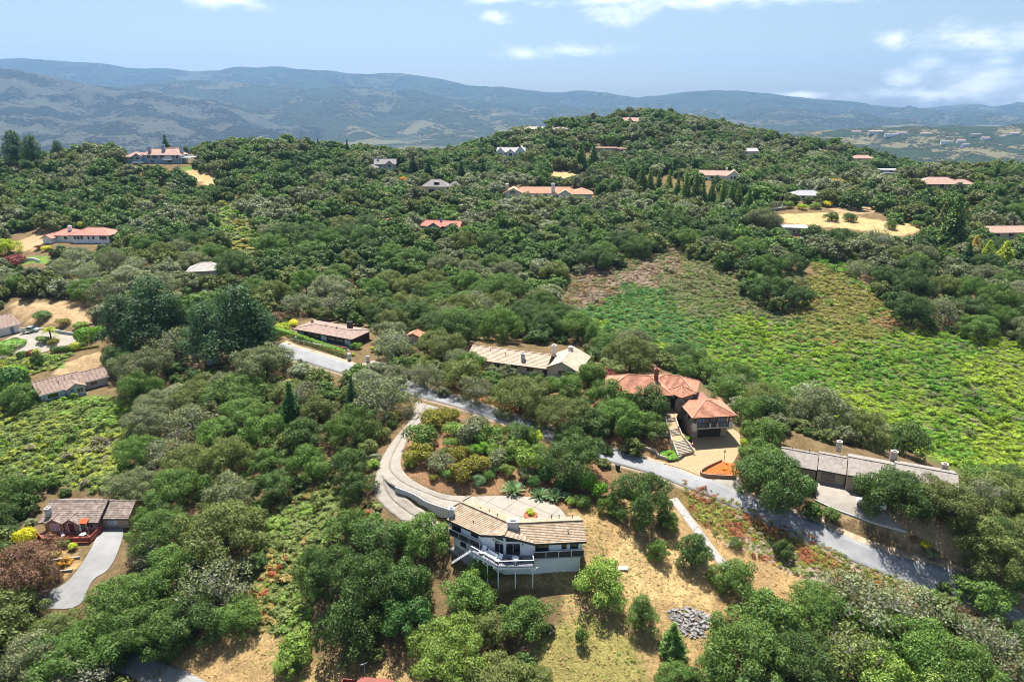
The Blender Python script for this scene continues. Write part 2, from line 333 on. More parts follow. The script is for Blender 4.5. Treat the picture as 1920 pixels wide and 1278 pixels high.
def zone_colours(X, Y, Z):
    wx = (fbm(X / 6, Y / 6, 3, 21) - 0.5) * 5; wy = (fbm(X / 6, Y / 6, 3, 22) - 0.5) * 5
    u, v, d = proj(np.stack([X + wx * 0.4, Y + wy * 0.5, Z], -1))
    C = np.tile(np.array(COLS['litter']), X.shape + (1,)); ok = d > 5
    for key, poly in ZONES:
        m = in_poly(u, v, poly) & ok; C[m] = COLS[key]
    return C

# ------------------------------------------------------------------ the ground sheet
def ground_material():
    m = bpy.data.materials.new('hillside_ground'); m.use_nodes = True; nt = m.node_tree; b = nt.nodes['Principled BSDF']
    b.inputs['Roughness'].default_value = 0.95; b.inputs['Specular IOR Level'].default_value = 0.1
    at = N(nt, 'ShaderNodeAttribute', attribute_name='zone'); tcn = N(nt, 'ShaderNodeTexCoord')
    n1 = N(nt, 'ShaderNodeTexNoise', inp={'Scale': 0.35, 'Detail': 8.0, 'Roughness': 0.7}); L(nt, tcn.outputs['Object'], n1.inputs['Vector'])
    n2 = N(nt, 'ShaderNodeTexNoise', inp={'Scale': 2.6, 'Detail': 6.0, 'Roughness': 0.75}); L(nt, tcn.outputs['Object'], n2.inputs['Vector'])
    f1 = N(nt, 'ShaderNodeMapRange', inp={1: 0.3, 2: 0.7, 3: 0.62, 4: 1.3}); L(nt, n1.outputs[0], f1.inputs[0])
    f2 = N(nt, 'ShaderNodeMapRange', inp={1: 0.3, 2: 0.7, 3: 0.55, 4: 1.35}); L(nt, n2.outputs[0], f2.inputs[0])
    mul = math_node(nt, 'MULTIPLY', f1.outputs[0], f2.outputs[0])
    vm = N(nt, 'ShaderNodeVectorMath', operation='SCALE'); L(nt, at.outputs['Color'], vm.inputs[0]); L(nt, mul, vm.inputs['Scale'])
    L(nt, vm.outputs[0], b.inputs['Base Color'])
    bp = N(nt, 'ShaderNodeBump', inp={'Strength': 0.9, 'Distance': 0.35}); L(nt, n2.outputs[0], bp.inputs['Height']); L(nt, bp.outputs[0], b.inputs['Normal'])
    return m
def grid_faces(ny, nx, off=0):
    i = np.arange(ny - 1)[:, None] * nx + np.arange(nx - 1)[None]
    return (np.stack([i, i + 1, i + nx + 1, i + nx], -1).reshape(-1, 4) + off)
def build_ground():
    NX0, NX1, NY0, NY1 = -130.0, 150.0, 60.0, 240.0     # the near slopes at one metre, the rest at two
    fx = np.arange(NX0, NX1 + 1, 1.0); fy = np.arange(NY0, NY1 + 1, 1.0); FX, FY = np.meshgrid(fx, fy); FZ = height(FX, FY)
    f = grid_faces(len(gy), len(gx)); cx_ = GXX.ravel()[f].mean(1); cy_ = GYY.ravel()[f].mean(1)
    f = f[~((cx_ > NX0) & (cx_ < NX1) & (cy_ > NY0) & (cy_ < NY1))]
    V = np.concatenate([np.stack([GXX, GYY, GZ], -1).reshape(-1, 3), np.stack([FX, FY, FZ], -1).reshape(-1, 3)])
    Fc = np.concatenate([f, grid_faces(len(fy), len(fx), GXX.size)])
    C = np.concatenate([zone_colours(GXX, GYY, GZ).reshape(-1, 3), zone_colours(FX, FY, FZ).reshape(-1, 3)])
    o = mesh_np('hillside', V, Fc, ground_material(), attrs={'zone': np.c_[C, np.ones(len(C))]}, smooth=True)
    tag(o, 'soil and dry grass hillsides below the trees and houses', None, None, 'structure')
build_ground()

# ------------------------------------------------------------------ far hills and the valley between
def hill_material(name, grass, wood, patch, thr, bumpd):
    m = bpy.data.materials.new(name); m.use_nodes = True; nt = m.node_tree; b = nt.nodes['Principled BSDF']
    b.inputs['Roughness'].default_value = 1.0; b.inputs['Specular IOR Level'].default_value = 0.0
    tcn = N(nt, 'ShaderNodeTexCoord'); n1 = N(nt, 'ShaderNodeTexNoise', inp={'Scale': patch, 'Detail': 9.0, 'Roughness': 0.62}); L(nt, tcn.outputs['Object'], n1.inputs['Vector'])
    n2 = N(nt, 'ShaderNodeTexNoise', inp={'Scale': patch * 14, 'Detail': 4.0, 'Roughness': 0.7}); L(nt, tcn.outputs['Object'], n2.inputs['Vector'])
    mx = math_node(nt, 'ADD', n1.outputs[0], math_node(nt, 'MULTIPLY', math_node(nt, 'SUBTRACT', n2.outputs[0], 0.5), 0.55))
    k = smooth(nt, mx, thr - 0.05, thr + 0.05)
    mix = N(nt, 'ShaderNodeMixRGB'); L(nt, k, mix.inputs[0]); mix.inputs[1].default_value = (*grass, 1); mix.inputs[2].default_value = (*wood, 1); L(nt, mix.outputs[0], b.inputs['Base Color'])
    h = math_node(nt, 'MULTIPLY', k, math_node(nt, 'ADD', n2.outputs[0], 0.4))
    bp = N(nt, 'ShaderNodeBump', inp={'Strength': 1.0, 'Distance': bumpd}); L(nt, h, bp.inputs['Height']); L(nt, bp.outputs[0], b.inputs['Normal'])
    return m
HILLS = {}
def on_hill(name, u, v):
    """the point of a far hill seen at a pixel"""
    X, Y, Z = HILLS[name]; r = ray(u, v); t = np.linspace(Y.min(), Y.max(), 3000) / r[1]; P = CAM + t[:, None] * r; yy = Y[::-1]; ZZ = Z[::-1]
    i = np.clip(np.searchsorted(X, P[:, 0]), 1, len(X) - 1); j = np.clip(np.searchsorted(yy, P[:, 1]), 1, len(yy) - 1); k = int(np.argmax(P[:, 2] < ZZ[j, i])); return Vector((P[k, 0], P[k, 1], ZZ[j[k], i[k]]))
def hill_range(name, R, prof, D, back, base, amp, wl, mat, nx=420, ny=110, seed=1, hook=None):
    """a range of hills: its crest runs along y = R through the skyline profile, the slope comes D metres forward to the valley"""
    pu = np.array([p[0] for p in prof], float); pv = np.array([p[1] for p in prof], float)
    r = ray(pu, pv); t = R / r[:, 1]; px = r[:, 0] * t; pz = CAM_Z + r[:, 2] * t
    X = np.linspace(px.min(), px.max(), nx); Zr = np.interp(X, px, pz)
    Zr = np.convolve(np.pad(Zr, 6, mode='edge'), np.hanning(15)[1:-1] / np.hanning(15).sum(), 'valid')[:nx]
    Zr = Zr + (fbm(X / (wl * .35), X * 0 + seed, 5, seed + 5) - .5) * amp * .55
    S = np.concatenate([-np.linspace(1, 0.03, 16) * back / D, np.linspace(0, 1, ny)])
    XX, SS = np.meshgrid(X, S); YY = R - SS * D; sp_ = np.clip(SS, 0, 1)
    fall = np.where(SS >= 0, (1 - sp_)**1.25, np.clip(1 + SS * D / back, 0, 1)); ZZ = base + (Zr[None] - base) * fall
    wob = (fbm(XX / wl + 5, YY / (wl * 3.0), 5, seed) - 0.5) * 2; rd = fbm((XX + 0.35 * YY) / (wl * 0.55), YY / (wl * 1.2), 5, seed + 9, True) - 0.62
    ZZ += amp * (wob + 2.0 * rd) * np.clip(np.abs(SS) * 6, 0, 1) * np.clip((1 - sp_) * 3, 0.15, 1)
    ZZ += (fbm(XX / (wl * 0.12), YY / (wl * 0.12), 3, seed + 3) - 0.5) * amp * 0.10
    HILLS[name] = (X, R - S * D, ZZ); o = mesh_np(name, np.stack([XX, YY, ZZ], -1).reshape(-1, 3), grid_faces(len(S), nx), mat, smooth=True)
    return tag(o, None, None, None, 'structure')
GR, WD = (.30, .24, .13), (.042, .055, .034)
VALLEY = -175.0
hill_range('far_mountain_ridge', 10200, [(-1500, 140), (-700, 118), (0, 113), (90, 114), (190, 118), (270, 130), (360, 135), (430, 128), (510, 125), (600, 135), (740, 136), (800, 145), (870, 160), (1000, 171), (1090, 169), (1180, 183), (1300, 192), (1500, 200), (2000, 205), (3400, 180)], 2900, 2500, VALLEY, 150, 1500,
           hill_material('far_mountain', (.075, .08, .05), WD, 0.0011, 0.45, 30), seed=3)
hill_range('wooded_mountain', 9500, [(-1500, 330), (700, 260), (1000, 225), (1150, 192), (1200, 184), (1260, 176), (1340, 168), (1400, 169), (1450, 177), (1520, 184), (1600, 193), (1700, 207), (1780, 215), (1900, 225), (2300, 240), (3200, 250)], 2100, 2000, VALLEY, 95, 1150,
           hill_material('wooded_mountain', (.06, .065, .04), WD, 0.0015, 0.40, 25), seed=14)
hill_range('middle_range', 8000, [(-1500, 150), (-500, 170), (0, 190), (240, 158), (330, 150), (450, 156), (560, 165), (660, 162), (760, 172), (860, 186), (940, 196), (1050, 205), (1200, 200), (1300, 210), (1400, 204), (1500, 216), (1620, 222), (1760, 210), (1840, 212), (1920, 222), (2500, 215), (3200, 230)], 2900, 1700, VALLEY, 110, 1000,
           hill_material('middle_range', (.085, .085, .052), WD, 0.0016, 0.47, 22), seed=25)
hill_range('grassy_spur', 6500, [(-1500, 330), (400, 290), (600, 268), (660, 240), (760, 228), (850, 215), (950, 212), (1050, 222), (1200, 232), (1400, 240), (1500, 238), (1580, 240), (1900, 234), (3000, 260)], 2300, 1300, VALLEY, 70, 850,
           hill_material('grassy_spur', (.12, .115, .07), WD, 0.003, 0.50, 14), seed=33)
hill_range('grassy_hill', 5800, [(-2200, 120), (-900, 150), (-300, 110), (0, 124), (60, 138), (130, 150), (200, 163), (300, 172), (400, 190), (480, 214), (540, 236), (600, 255), (680, 270), (800, 290), (1000, 310), (1400, 330)], 2300, 1500, VALLEY, 90, 700,
           hill_material('grassy_hill', (.075, .078, .062), (.038, .046, .036), 0.0030, 0.53, 16), seed=41, nx=520, ny=160)
hill_range('settled_hill', 3400, [(900, 330), (1300, 300), (1450, 268), (1520, 250), (1560, 243), (1640, 237), (1740, 240), (1800, 244), (1830, 238), (1880, 234), (1920, 232), (2000, 226), (2300, 215), (3000, 230)], 1400, 900, VALLEY, 46, 430,
           hill_material('settled_hill', (.15, .135, .075), (.04, .06, .028), 0.0045, 0.475, 12), seed=52, nx=420, ny=150)
vf = MB(); vf.poly([(-27000, -8000, VALLEY), (27000, -8000, VALLEY), (27000, 14000, VALLEY), (-27000, 14000, VALLEY)])
tag(vf.build('valley_floor', hill_material('valley_floor', (.12, .11, .07), WD, 0.004, 0.5, 4)), None, None, None, 'structure')
# haze: one closed box of pale air round everything
hz = MB(); hz.box(-30000, 30000, -9000, 15000, VALLEY - 1.0, 880.0)
hm = bpy.data.materials.new('haze'); hm.use_nodes = True; hn = hm.node_tree; hn.nodes.clear()
pv_ = N(hn, 'ShaderNodeVolumePrincipled'); pv_.inputs['Color'].default_value = (0.30, 0.55, 0.92, 1); pv_.inputs['Density'].default_value = 0.68e-4; pv_.inputs['Anisotropy'].default_value = 0.25
ho = N(hn, 'ShaderNodeOutputMaterial'); L(hn, pv_.outputs[0], ho.inputs['Volume'])
tag(hz.build('haze', hm), 'pale blue summer haze over the far hills', None, None, 'stuff')

# ------------------------------------------------------------------ roads, drives and paths
from mathutils.geometry import delaunay_2d_cdt
ASPHALT = mat_basic('worn_asphalt', (.20, .203, .21), 0.85, 0.12, 0.35, 0.01, col2=(.28, .28, .28), detail=9.0); CONCRETE = mat_basic('concrete', (.24, .21, .175), 0.85, 0.10, 0.6, 0.006, col2=(.31, .28, .235)); PALE = mat_basic('pale_concrete', (.32, .305, .285), 0.85, 0.10, 0.8)
PAVER = mat_basic('buff_paving', (.29, .205, .11), 0.85, 0.12, 1.5, 0.01, col2=(.36, .265, .15)); OLDROAD = mat_basic('grey_drive', (.19, .19, .185), 0.85, 0.10, 0.3, 0.008, col2=(.26, .262, .26), detail=9.0)
def strip(name, Lf, Rt, mat, lift, kind='structure', parent=None, nc=6, skirt=0.35):
    """a ribbon of paving draped on the ground between two edge lines (world x, y), with a skirt round its rim"""
    Lf = np.array(Lf); Rt = np.array(Rt); n = len(Lf); t = np.linspace(0, 1, nc)[None, :, None]
    V = Lf[:, None] * (1 - t) + Rt[:, None] * t
    if V.shape[-1] == 2: V = np.concatenate([V, height(V[..., 0], V[..., 1])[..., None]], -1)
    V = V + np.array([0, 0, lift]); V = np.concatenate([V[:, :1] - [0, 0, skirt], V, V[:, -1:] - [0, 0, skirt]], 1)
    o = mesh_np(name, V.reshape(-1, 3), grid_faces(n, nc + 2), mat, parent)
    return tag(o, None, None, None, kind)
def road(name, px, width, mat, lift, n=8):
    C = catmull([ground(u, v)[:2] for u, v in px], n); T = np.gradient(C, axis=0); T /= np.linalg.norm(T, axis=1, keepdims=True); Nn = np.c_[-T[:, 1], T[:, 0]]
    w = width if np.ndim(width) else np.full(len(C), width); w = np.interp(np.linspace(0, 1, len(C)), np.linspace(0, 1, len(w)), w)
    return strip(name, C + Nn * w[:, None] / 2, C - Nn * w[:, None] / 2, mat, lift)
def round_off(px, n=4):
    """a closed outline with its corners eased"""
    P = np.array(px, float); k = len(P); out = []
    for i in range(k):
        a, b = P[i], P[(i + 1) % k]; out += [a * .8 + b * .2, a * .2 + b * .8]
    P = np.array(out); k = len(P); return [tuple(q) for q in P]
def drape(name, poly, mat, lift, res=1.0, zfun=None, skirt=0.4, parent=None):
    """a paved area: a world polygon filled with triangles that follow the ground"""
    P = [np.array(p[:2], float) for p in poly]; B = []
    for i in range(len(P)):
        a, b = P[i], P[(i + 1) % len(P)]; k = max(1, int(np.linalg.norm(b - a) / res)); B += [a + (b - a) * j / k for j in range(k)]
    B = np.array(B); x0, y0 = B.min(0); x1, y1 = B.max(0); X, Y = np.meshgrid(np.arange(x0, x1, res), np.arange(y0, y1, res)); X = X.ravel(); Y = Y.ravel()
    m = in_poly(X, Y, B) & (poly_dist(X, Y, B) > res * 0.35); pts_ = [Vector((float(a), float(b))) for a, b in B] + [Vector((float(a), float(b))) for a, b in zip(X[m], Y[m])]
    vs, es, fs = delaunay_2d_cdt(pts_, [(i, (i + 1) % len(B)) for i in range(len(B))], [], 1, 1e-4)[:3]
    zf = zfun or (lambda x, y: height(x, y)); mb = MB(); mb.v = [(q.x, q.y, float(zf(q.x, q.y)) + lift) for q in vs]; mb.f = [tuple(f) for f in fs]
    n = len(B)
    for i in range(n):
        j = (i + 1) % n; a = mb.v[i]; b = mb.v[j]; k = len(mb.v); mb.v += [a, b, (b[0], b[1], b[2] - skirt), (a[0], a[1], a[2] - skirt)]; mb.f.append((k, k + 3, k + 2, k + 1))
    o = mb.build(name, mat, parent); return o if parent else tag(o, None, None, None, 'structure')
LANE = [(430, 638), (520, 655), (600, 676), (680, 700), (740, 718), (800, 738), (870, 757), (950, 785), (1030, 812), (1100, 838), (1160, 858), (1230, 879), (1300, 904), (1370, 933), (1440, 963), (1520, 998), (1600, 1034), (1680, 1067), (1760, 1094), (1850, 1132), (1960, 1180)]
road('lane_verge', LANE, 5.9, mat_basic('dusty_verge', (.27, .19, .115), 0.95, 0.3, 1.3, 0.03, col2=(.42, .33, .23)), 0.03)
road('lane', LANE, 4.1, ASPHALT, 0.15)
road('footway', [(1262, 935), (1300, 985), (1345, 1045), (1380, 1080)], 1.7, PALE, 0.12)
road('valley_road', [(150, 1195), (220, 1228), (280, 1255), (350, 1290), (420, 1330)], 3.6, OLDROAD, 0.10)
road('hill_lane', [(1160, 312), (1172, 326), (1182, 342), (1196, 350)], 5.0, PALE, 0.15); road('far_lane', [(1420, 372), (1442, 392), (1470, 384), (1512, 372), (1560, 384), (1640, 384)], 5.0, OLDROAD, 0.15)
G2 = lambda l: [ground(u, v) for u, v in l]
drape('gravel_drive', G2(round_off(round_off([(190, 984), (232, 986), (230, 1010), (215, 1050), (200, 1072), (172, 1086), (150, 1142), (60, 1140), (66, 1108), (118, 1100), (150, 1064), (174, 1024)]))), OLDROAD, 0.10)
drape('forecourt', G2(round_off([(18, 632), (60, 618), (150, 630), (145, 652), (100, 655), (55, 668), (0, 680), (-20, 655)])), CONCRETE, 0.10)
drape('garage_drive', G2(round_off([(1530, 893), (1560, 899), (1645, 950), (1700, 995), (1640, 980), (1570, 957), (1528, 938)])), CONCRETE, 0.10)
drape('house_apron', G2([(655, 690), (700, 676), (770, 695), (800, 715), (790, 725), (700, 700)]), CONCRETE, 0.13)
drape('villa_forecourt', [at_z(u, v, 0.45) for u, v in [(1240, 864), (1268, 860), (1279, 857), (1297, 840), (1298, 819), (1361, 817), (1368, 803), (1386, 813), (1390, 838), (1376, 861), (1352, 867), (1317, 885)]] + [ground(1314, 893), ground(1282, 880), ground(1242, 868)], PAVER, 0.13)
drape('kerb_apron', G2([(1335, 900), (1385, 895), (1400, 925), (1375, 928)]), CONCRETE, 0.12)
drape('deck_path', G2([(842, 1030), (856, 1022), (905, 1050), (900, 1068), (880, 1062)]), PALE, 0.14)
# the white house's drive, slab by slab: outer and inner edge of each joint
drive = empty('concrete_drive', ground(740, 860)); tag(drive, 'pale concrete drive curving down from the lane to the white house', None, None, 'structure')
def slab(Lf, Rt, mat, lift, parent):
    o = strip('slab', Lf, Rt, mat, lift, 'structure', parent, 5)
    del o['kind']; o.matrix_parent_inverse = parent.matrix_world.inverted() if False else Matrix.Translation(-Vector(parent.location)); return o
DM = (DL + DR) / 2
for i in range(0, len(DL) - 3, 3):
    for A_, B_ in ((DL, DM), (DM, DR)):
        a = A_[i:i + 4].copy(); b = B_[i:i + 4].copy(); e = (b - a) / np.linalg.norm(b - a, axis=1, keepdims=True) * 0.03; a += e; b -= e
        a[0] += (a[1] - a[0]) * .025; b[0] += (b[1] - b[0]) * .025; slab(a, b, CONCRETE, 0.14, drive)
LL = catmull([ground(*a)[:2] for a, b in LV], 4); LR = catmull([ground(*b)[:2] for a, b in LV], 4); LM = (LL + LR) / 2
for i in range(0, len(LL) - 2, 2):
    for A_, B_ in ((LL, LM), (LM, LR)):
        a = A_[i:i + 3].copy(); b = B_[i:i + 3].copy(); e = (b - a) / np.linalg.norm(b - a, axis=1, keepdims=True) * 0.03; a += e; b -= e
        a[0] += (a[1] - a[0]) * .03; b[0] += (b[1] - b[0]) * .03; slab(a, b, CONCRETE, 0.12, drive)
# parking court, cut into slabs by a grid of joints
court = np.array([at_z(u, v, 0.3)[:2] for u, v in [(843, 956), (884, 931), (907, 930), (957, 929), (998, 932), (1032, 942), (1050, 953), (1061, 967), (1064, 985), (960, 985), (880, 985)]])
def clip_poly(P, ax, val, keep_less):
    out = []; n = len(P)
    for i in range(n):
        a, b = P[i], P[(i + 1) % n]; ia = (a[ax] <= val) == keep_less; ib = (b[ax] <= val) == keep_less
        if ia: out.append(a)
        if ia != ib: t = (val - a[ax]) / (b[ax] - a[ax]); out.append(a + (b - a) * t)
    return out
ang = math.radians(-38); ca, sa = math.cos(ang), math.sin(ang); rot = np.array([[ca, sa], [-sa, ca]]); cp_ = court @ rot.T
gxs = np.arange(cp_[:, 0].min() - .1, cp_[:, 0].max() + 3.6, 3.6); gys = np.arange(cp_[:, 1].min() - .1, cp_[:, 1].max() + 3.6, 3.6)
for x0 in gxs:
    for y0 in gys:
        q = [p for p in cp_]
        for ax, val, kl in ((0, x0 + .03, False), (0, x0 + 3.57, True), (1, y0 + .03, False), (1, y0 + 3.57, True)):
            q = clip_poly(q, ax, val, kl) if len(q) >= 3 else []
        if len(q) >= 3:
            W = np.array(q) @ rot; ar = 0.5 * abs(np.dot(W[:, 0], np.roll(W[:, 1], 1)) - np.dot(W[:, 1], np.roll(W[:, 0], 1)))
            if ar > 0.4:
                m = MB(); m.solid([(p[0], p[1], -.3) for p in W], [(p[0], p[1], 0.36) for p in W]); o = m.build('slab', CONCRETE, drive); o.matrix_parent_inverse = Matrix.Translation(-Vector(drive.location))

# ------------------------------------------------------------------ foliage: materials and templates
TONES = {'dark green': (0.074, 0.127, 0.031), 'deep green': (0.055, 0.125, 0.027), 'mid green': (0.107, 0.181, 0.036), 'olive green': (0.142, 0.172, 0.047), 'grey-green': (0.163, 0.183, 0.090), 'silvery green': (.235, .260, .155),
         'light green': (0.183, 0.267, 0.048), 'bright green': (.150, .300, .028), 'yellow-green': (0.372, 0.442, 0.037), 'yellow': (0.600, 0.550, 0.029), 'golden olive': (.21, .20, .025), 'blue-green': (0.186, 0.301, 0.147), 'rust brown': (.20, .115, .07),
         'orange': (0.600, 0.336, 0.044), 'maroon': (0.223, 0.052, 0.044), 'golden tan': (0.558, 0.407, 0.088), 'blackish green': (0.047, 0.098, 0.036)}
def leaf_material(name, use_attr, rough=0.55, transl=0.2, lo=0.55, hi=1.6):
    m = bpy.data.materials.new(name); m.use_nodes = True; nt = m.node_tree; nt.nodes.clear()
    if use_attr: src = N(nt, 'ShaderNodeAttribute', attribute_name='tone', attribute_type=use_attr if isinstance(use_attr, str) else 'GEOMETRY').outputs['Color']
    else: src = N(nt, 'ShaderNodeObjectInfo').outputs['Color']
    g = N(nt, 'ShaderNodeNewGeometry'); h = N(nt, 'ShaderNodeHueSaturation')
    mr = N(nt, 'ShaderNodeMapRange', inp={1: 0.0, 2: 1.0, 3: lo, 4: hi}); L(nt, g.outputs['Random Per Island'], mr.inputs[0]); L(nt, mr.outputs[0], h.inputs['Value'])
    hr = math_node(nt, 'MULTIPLY_ADD', math_node(nt, 'FRACT', math_node(nt, 'MULTIPLY', g.outputs['Random Per Island'], 37.0)), 0.05, 0.475); L(nt, hr, h.inputs['Hue'])
    L(nt, src, h.inputs['Color'])
    p = N(nt, 'ShaderNodeBsdfPrincipled', inp={'Roughness': rough, 'Specular IOR Level': 0.25}); L(nt, h.outputs[0], p.inputs['Base Color'])
    t = N(nt, 'ShaderNodeBsdfTranslucent'); gm = N(nt, 'ShaderNodeMixRGB', blend_type='MULTIPLY', inp={0: 1.0}); L(nt, h.outputs[0], gm.inputs[1]); gm.inputs[2].default_value = (1.5, 1.6, 0.7, 1); L(nt, gm.outputs[0], t.inputs['Color'])
    mx = N(nt, 'ShaderNodeMixShader', inp={0: transl}); L(nt, p.outputs[0], mx.inputs[1]); L(nt, t.outputs[0], mx.inputs[2])
    o = N(nt, 'ShaderNodeOutputMaterial'); L(nt, mx.outputs[0], o.inputs[0]); return m
LEAF = leaf_material('leaves', False); LEAF_ATTR = leaf_material('woodland_leaves', True, lo=0.68, hi=1.42)
BARK = mat_basic('bark', (.11, .085, .065), 0.9, 0.4, 2.0, 0.05); PALE_BARK = mat_basic('pale_bark', (.32, .29, .25), 0.9, 0.25, 2.0)

def unit(v): return v / np.maximum(np.linalg.norm(v, axis=-1, keepdims=True), 1e-9)
def cards(P, Nn, size, r, tri=False, aspect=0.62):
    """one leaf spray (a bent quad, or a triangle) at each point, facing Nn"""
    n = len(P); t = unit(np.cross(Nn, r.normal(size=(n, 3)))); b = np.cross(Nn, t); s = (size * r.uniform(0.6, 1.35, n))[:, None]
    if tri:
        V = np.stack([P - t * s * 0.6 - b * s * 0.4, P + t * s * 0.6 - b * s * 0.35, P + b * s * 0.75], 1); k = 3
    else:
        bend = Nn * s * r.uniform(-0.25, 0.1, n)[:, None]
        V = np.stack([P - t * s * 0.5 + bend, P - b * s * 0.5 * aspect, P + t * s * 0.5 + bend, P + b * s * 0.5 * aspect], 1); k = 4
    return V.reshape(-1, 3), np.arange(n * k).reshape(n, k)
def lobes_oak(r, n=13, flat=0.62, zc=0.60):
    """lobe centres and radii of a broad domed crown of radius one: many knobbly clumps over a dome, some missing"""
    C, R = [], []; n = int(n * 2.1); lean = r.uniform(-.12, .12, 2)
    for i in range(n):
        a = i * 2.39996 + r.uniform(-0.7, 0.7); q = math.sqrt((i + 0.5) / n) * 0.84
        if r.uniform() < .08: continue
        rad = r.uniform(0.15, 0.31) * (1.12 - 0.25 * q); z = zc + flat * (0.62 - 0.95 * q * q) + r.uniform(-0.20, 0.13); k = r.uniform(0.8, 1.12)
        C.append((q * math.cos(a) * k + lean[0] * z, q * math.sin(a) * k + lean[1] * z, z)); R.append(rad)
    for i in range(n // 3):
        a = r.uniform(0, 6.283); k = r.uniform(.5, .8); C.append((k * math.cos(a), k * math.sin(a), r.uniform(0.10, 0.42))); R.append(r.uniform(0.15, 0.27))
    C.append((0, 0, zc * .75)); R.append(.42)
    return np.array(C), np.array(R)
def lobes_pine(r, n=24):
    C, R = [], []
    for i in range(n):
        t = (i + 0.5) / n; a = i * 2.4 + r.uniform(-0.4, 0.4); q = (1.05 - t)**0.75 * r.uniform(0.45, 0.8)
        C.append((q * math.cos(a), q * math.sin(a), 0.55 + 2.1 * t)); R.append(r.uniform(0.30, 0.48) * (1.15 - 0.5 * t))
    return np.array(C), np.array(R)
def lobes_bush(r, n=9):
    C, R = [], []
    for i in range(n):
        a = r.uniform(0, 6.283); q = math.sqrt(r.uniform(0, 1)) * 0.62
        C.append((q * math.cos(a), q * math.sin(a), 0.42 + 0.35 * (1 - q) + r.uniform(-0.15, 0.15))); R.append(r.uniform(0.28, 0.45))
    return np.array(C), np.array(R)
def crown_points(C, R, n, r, up=0.35):
    w = R**2 / (R**2).sum(); k = r.choice(len(R), n, p=w); d = unit(r.normal(size=(n, 3)) + np.array([0, 0, up]))
    rad = R[k] * r.uniform(0.72, 1.10, n) * (1 + 0.22 * np.sin(d[:, 0] * 9 + k) * np.sin(d[:, 1] * 8 + 2 * k))
    P = C[k] + d * rad[:, None] * np.array([1, 1, 0.82])
    # drop sprays buried inside other lobes
    dist = np.linalg.norm((P[:, None] - C[None]) / np.array([1, 1, 0.82]), axis=2) / R[None]; dist[np.arange(n), k] = 9
    keep = dist.min(1) > 0.62
    Nn = unit(d + r.normal(size=(n, 3)) * 0.55 + np.array([0, 0, 0.25]))
    return P[keep], Nn[keep]
def limbs(r, C, R, trunk_r=0.055, split=0.34, bare=0):
    m = MB(); top = Vector((r.uniform(-.04, .04), r.uniform(-.04, .04), split)); m.tube([(0, 0, -0.25), (0.01, 0, 0.06), top], [trunk_r * 1.5, trunk_r * 1.1, trunk_r], 7)
    order = r.permutation(len(C))[:9]
    for i in order:
        e = Vector(C[i]); s = top - Vector((0, 0, .02)); mid = s.lerp(e, 0.5) + Vector((r.uniform(-.1, .1), r.uniform(-.1, .1), r.uniform(-.02, .1)))
        m.tube([s, mid, e], [trunk_r * 0.62, trunk_r * 0.4, trunk_r * 0.14], 5)
    for i in range(bare):       # bare pale twigs that stick out of a thin crown
        k = int(order[i % len(order)]); e = Vector(C[k]); d = Vector(unit(r.normal(size=3) + np.array([0, 0, 0.9]))) * R[k] * r.uniform(1.0, 1.25)
        m.tube([e, e + d * 0.6 + Vector(r.normal(size=3) * 0.03), e + d], [0.014, 0.01, 0.004], 4)
    return m
